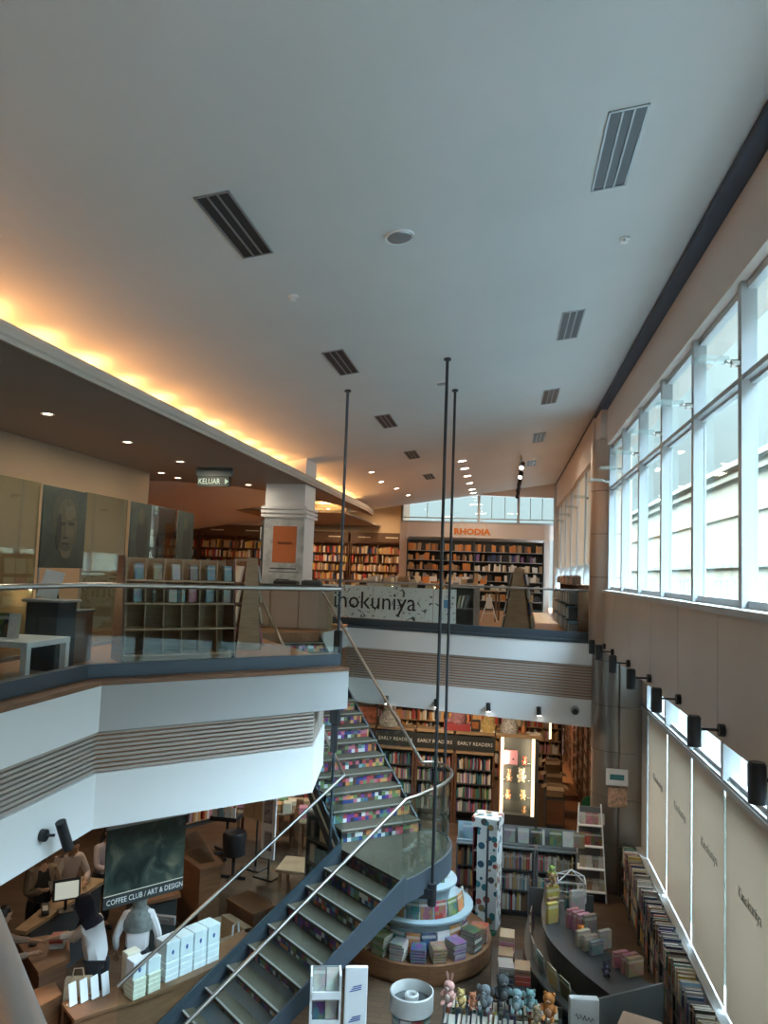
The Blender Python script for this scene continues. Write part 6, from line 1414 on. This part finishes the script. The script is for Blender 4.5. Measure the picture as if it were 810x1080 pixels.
def person(label, loc, rz, lean, hands, headturn, shirt, trousers, cover, covercol, H=1.6, long_sleeve=True, tunic=False, extra=None):
    """faces local -y; lean: forward tilt (rad); hands: (hand positions in local coords, first on the person's +x side)"""
    o = thing('person', label, 'person', loc, rz)
    k = H / 1.7
    def sp(z, y=0): return Vector((0, y - math.sin(lean) * max(0, z - .95) * k, (.95 + (z - .95) * math.cos(lean)) * k))
    V = []; E_ = []; Rr = []
    def add(p, r, par=None):
        V.append(tuple(p)); Rr.append(r if isinstance(r, tuple) else r * k)
        if par is not None: E_.append((par, len(V) - 1))
        return len(V) - 1
    S = lambda a, b_: (a * k, b_ * k)
    pel = add(sp(.95), S(.085, .075)); ab = add(sp(1.12), S(.08, .07), pel); ch = add(sp(1.32), S(.10, .08), ab); nk = add(sp(1.44), .055, ch); hb = add(sp(1.52, -.01), .052, nk)
    arms = {}
    for s_ in (1, -1):
        sh = add(sp(1.38) + Vector((s_ * .17 * k, 0, 0)), .058, ch)
        hp = Vector(hands[0 if s_ > 0 else 1]); shp = Vector(V[sh])
        d = hp - shp; L_ = d.length; ua = .29 * k; fa = .27 * k
        if L_ > (ua + fa) * .98: d = d.normalized() * (ua + fa) * .98; hp = shp + d; L_ = d.length
        bend = math.sqrt(max(0, ua * ua - (L_ / 2) ** 2)); out = Vector((s_ * .6, .5, -.6)); out = (out - d.normalized() * out.dot(d.normalized())).normalized()
        el = shp + d * (ua / (ua + fa)) + out * bend
        e_ = add(el, .040, sh); wr = add(hp - (hp - el).normalized() * .02, .026, e_)
        fd = (hp - el).normalized(); sd = fd.cross(Vector((0, 0, 1))).normalized(); up = sd.cross(fd)
        pm = add(hp + fd * .05 * k, S(.030, .018), wr)
        for q, ln in enumerate((.060, .070, .066, .052)):
            off = sd * ((q - 1.5) * .019 * k)
            a = add(hp + fd * .085 * k + off, .0095, pm); b_ = add(hp + fd * (.085 + ln * .6) * k + off - up * .006, .0085, a); add(hp + fd * (.085 + ln) * k + off - up * .022 * k, .0075, b_)
        th = add(hp + fd * .03 * k + sd * (-s_ * .034 * k) - up * .004, .011, pm); add(hp + fd * .075 * k + sd * (-s_ * .050 * k) - up * .012, .0095, th)
        arms[s_] = (shp, el, hp)
        lh = add(Vector((s_ * .09 * k, 0, .90 * k)), .085, pel); kn = add(Vector((s_ * .10 * k, -.015, .50 * k)), .058, lh); an = add(Vector((s_ * .10 * k, .01, .09 * k)), .038, kn); add(Vector((s_ * .115 * k, -.12 * k, .035 * k)), .034, an)
    body = skinmesh('body', V, E_, Rr, pel, [SKIN])
    hc = sp(1.62, -.02) ; Mh = Matrix.Rotation(headturn[1], 3, 'X') if False else (Matrix.Rotation(headturn[0], 3, 'Z') @ Matrix.Rotation(headturn[1] , 3, 'X'))
    def hd(p): return hc + Mh @ (Vector(p) * k)
    hm = MB().ell((0, 0, 0), (.072 * k, .092 * k, .112 * k), 0, 16); hm.v = [tuple(hc + Mh @ Vector(v)) for v in hm.v]; body.add(hm.v, hm.f, 0, True)
    for p, r, mi in (((0, -.095, -.018), (.013, .020, .018), 0), ((.028, -.083, .012), .0095, 1), ((-.028, -.083, .012), .0095, 1), ((0, -.082, -.056), (.022, .010, .007), 2), ((.074, .0, -.01), (.012, .022, .032), 0), ((-.074, .0, -.01), (.012, .022, .032), 0), ((.028, -.08, .032), (.018, .008, .004), 1), ((-.028, -.08, .032), (.018, .008, .004), 1), ((0, -.05, -.09), (.03, .03, .025), 0)):
        rr = r if isinstance(r, tuple) else (r, r, r)
        body.ell(hd(p), tuple(q * k for q in rr), mi, 10, Mh)
    part('body', body, [SKIN, HAIR, bpy.data.materials.get('lips') or mat('lips', (.36, .12, .10), .5)], o)
    # shirt
    V, E_, Rr = [], [], []
    p0 = add(sp(.84 if not tunic else .80), S(.19, .16)); p1 = add(sp(1.12), S(.165, .135), p0); p2 = add(sp(1.31), S(.168, .122), p1); p3 = add(sp(1.46), S(.075, .07), p2)
    for s_ in (1, -1):
        shp, el, hp = arms[s_]; a = add(shp + Vector((0, 0, -.005)), .074, p2); 
        if long_sleeve: b_ = add(el, .056, a); add(el + (hp - el) * .82, .042, b_)
        else: add(shp + (el - shp) * .8, .060, a)
    sm = skinmesh('shirt', V, E_, Rr, 0, None)
    part('shirt', sm, shirt if not extra else BLKT, o)
    if extra:
        me = sm.mesh('t', [shirt]); fs = []
        for p in me.polygons:
            c_ = p.center; front = p.normal.y < -.35 and abs(c_.x) < .075 * k and c_.z < 1.5 * k
            if not front: fs.append(tuple(p.vertices))
        cg = MB(); cg.add([tuple(v.co + v.normal * .014) for v in me.vertices], fs, 0, True); bpy.data.meshes.remove(me); part('cardigan', cg, extra, o)
    V, E_, Rr = [], [], []
    p0 = add(sp(1.05), S(.14, .115))
    for s_ in (1, -1): a = add(Vector((s_ * .095 * k, 0, .86 * k)), .105, p0); b_ = add(Vector((s_ * .10 * k, -.012, .50 * k)), .078, a); add(Vector((s_ * .10 * k, .008, .10 * k)), .062, b_)
    part('trousers', skinmesh('trousers', V, E_, Rr, 0, None), trousers, o)
    sh_ = MB()
    for s_ in (1, -1): sh_.ell((s_ * .112 * k, -.06 * k, .042 * k), (.05 * k, .13 * k, .042 * k), 0, 12)
    part('shoes', sh_, BLACK, o)
    if cover == 'scarf':
        cm = MB(); n = 20
        rings = [(0, .128, -.0, .02), (.45, .122, 0, .01), (.8, .108, .0, .0)]
        mb = MB(); vs = []; rows = []
        prof = [(.125, .03), (.118, .062), (.095, .098), (.04, .115), (.0, .125), (-.05, .118), (-.10, .105), (-.15, .105), (-.18, .145), (-.23, .195), (-.30, .222), (-.38, .218), (-.45, .20)]
        if not tunic: prof = prof[:-4] + [(-.23, .185), (-.28, .20)]
        for z, r in prof:
            for i in range(n):
                t = 2 * math.pi * i / n; x, y = math.cos(t) * r * (1 if z > -.16 else 1.05), math.sin(t) * r * (1.05 if z > -.16 else .80)
                face = (math.sin(t) < -.62) and -.085 < z < .085
                q = Vector((x * (.92), y, z)); q = Mh @ q if z > -.12 else Matrix.Rotation(headturn[0] * .4, 3, 'Z') @ (Matrix.Rotation(lean * 1.1, 3, 'X') @ q)
                if face: q = Mh @ Vector((x * .80, -.055, z))
                vs.append(hc + q * k)
        fs = []
        for j in range(len(prof) - 1):
            for i in range(n):
                i2 = (i + 1) % n; mid = math.sin(2 * math.pi * (i + .5) / n)
                if mid < -.70 and 2 <= j <= 4: continue
                fs.append((j * n + i, (j + 1) * n + i, (j + 1) * n + i2, j * n + i2))
        fs.append(tuple(range(n)))
        mb.add(vs, fs, 0, True); part('headscarf', mb, covercol, o)
    else:
        mb = MB(); q = MB().ell((0, .018, .018), (.086, .096, .116), 0, 16)
        q.v = [v if not (v[1] < -.045 and v[2] < .055) else (v[0] * .8, -.03, v[2]) for v in q.v]
        mb.add([hc + Mh @ (Vector(v) * k) for v in q.v], q.f, 0, True)
        if cover == 'long': q = MB().ell((0, .055, -.12), (.085, .05, .18), 0, 14); mb.add([hc + Mh @ (Vector(v) * k) for v in q.v], q.f, 0, True)
        else: mb.ell(hd((0, .11, .03)), .045 * k, 0, 12)
        part('hair', mb, covercol, o)
    return o, k, arms, hd
WSH = mat('white_cotton', (.72, .71, .72), .8); LIL = mat('pale_lilac_cotton', (.42, .38, .42), .8); BEI = mat('beige_cardigan', (.20, .155, .115), .9); NAVY = mat('navy_scarf', (.012, .016, .04), .8); GSC = mat('grey_green_scarf', (.20, .22, .21), .85, noise=.3, nscale=14); DTR = mat('dark_trousers', (.02, .02, .024), .8); TANB = mat('tan_blouse', (.30, .235, .20), .8); BLKT = mat('black_top', (.02, .02, .022), .8); PSL = mat('pale_sleeve_blouse', (.48, .42, .40), .8)
F = lambda dx, dy: math.atan2(dx, -dy)      # facing angle so that local -y points along (dx, dy)
# cashier in white with the navy headscarf, reaching over the desk
person('person in a white shirt and navy headscarf leaning over the cash desk', (-4.92, 9.24, 0), F(-1, .10), .36, ((-.12, -.56, 1.08), (.22, -.60, 1.13)), (0, .35), WSH, DTR, 'scarf', NAVY, 1.66)
# colleague with the grey headscarf
person('person in a white shirt and long grey headscarf standing behind the white boxes', (-4.62, 9.66, 0), F(-.35, .9), .08, ((.26, -.10, .80), (-.24, -.12, .80)), (.1, .15), WSH, DTR, 'scarf', GSC, 1.60, tunic=True)
# woman with phone
pp, k_, ar, _h = person('person with glasses in a beige cardigan looking at a phone', (-6.68, 10.66, 0), F(1, -.75), .12, ((.08, -.30, 1.12), (-.04, -.32, 1.12)), (.1, .45), BLKT, DTR, 'bun', HAIR, 1.62, extra=BEI)
g_ = MB()
for s_ in (-1, 1): g_.tube([_h((s_ * .03 + .02 * math.cos(t * .7854), -.098, .012 + .016 * math.sin(t * .7854))) for t in range(9)], .003, 5)
g_.tube([_h((-.012, -.1, .014)), _h((.012, -.1, .014))], .003, 5); part('glasses', g_, BLACK, pp)
q_ = pp.matrix_basis @ Vector((.02, -.38, 1.16)) if False else Matrix.Rotation(F(1, -.75), 4, 'Z') @ Vector((.02, -.40, 1.17)); 
solo('mobile_phone', MB().obox((-6.68 + q_.x, 10.66 + q_.y, q_.z + .02), (.072, .008, .145), F(1, -.75), 0, R(-40)), BLACK, 'dark phone held by the person in the beige cardigan', 'phone')
person('person with long dark hair in a pale lilac shirt half hidden by the banner', (-6.28, 11.75, 0), F(1, -.45), .16, ((.1, -.36, 1.06), (-.10, -.40, 1.05)), (.2, .4), LIL, DTR, 'long', HAIR, 1.66)
person('person with dark hair in pale sleeves leaning on the long counter behind the till screen', (-6.66, 11.30, 0), F(1, -.8), .45, ((.12, -.50, 1.02), (-.12, -.54, 1.02)), (.2, .3), PSL, DTR, 'bun', HAIR, 1.64)
person('person with dark hair in a tan blouse reaching across from the customer side', (-6.12, 8.74, 0), F(.75, .65), .25, ((.12, -.56, 1.06), (-.14, -.50, 1.03)), (-.1, .35), TANB, DTR, 'bun', HAIR, 1.58)

# posters on the column
o = thing('column_poster', 'white poster with a teal stripe taped to the clad column', 'poster', (2.15, 15.12, 2.0)); part('sheet', MB().box(1.95, 2.35, 15.10, 15.125, 2.02, 2.32), WCARD, o, True); part('printed_band', MB().prism([(2.02, 15.097), (2.28, 15.097), (2.28, 15.10), (2.02, 15.10)], 2.12, 2.22), mat('teal_ink', (.04, .20, .22), .6), o, True)
o = thing('column_poster', 'tan and brown printed poster below the teal striped one on the column', 'poster', (2.15, 15.12, 1.7)); part('sheet', MB().box(1.99, 2.34, 15.10, 15.125, 1.62, 1.97), mat('tan_print', (.42, .26, .17), .7, noise=.6, nscale=18), o, True)

# ------------------------------------------------------------------ the distant books as one mass
mo = link('shelved_books', mass.mesh('shelved_books', MASSM))
props(mo, 'rows of many coloured books and goods filling the distant shelves', 'books'); mo['kind'] = 'stuff'
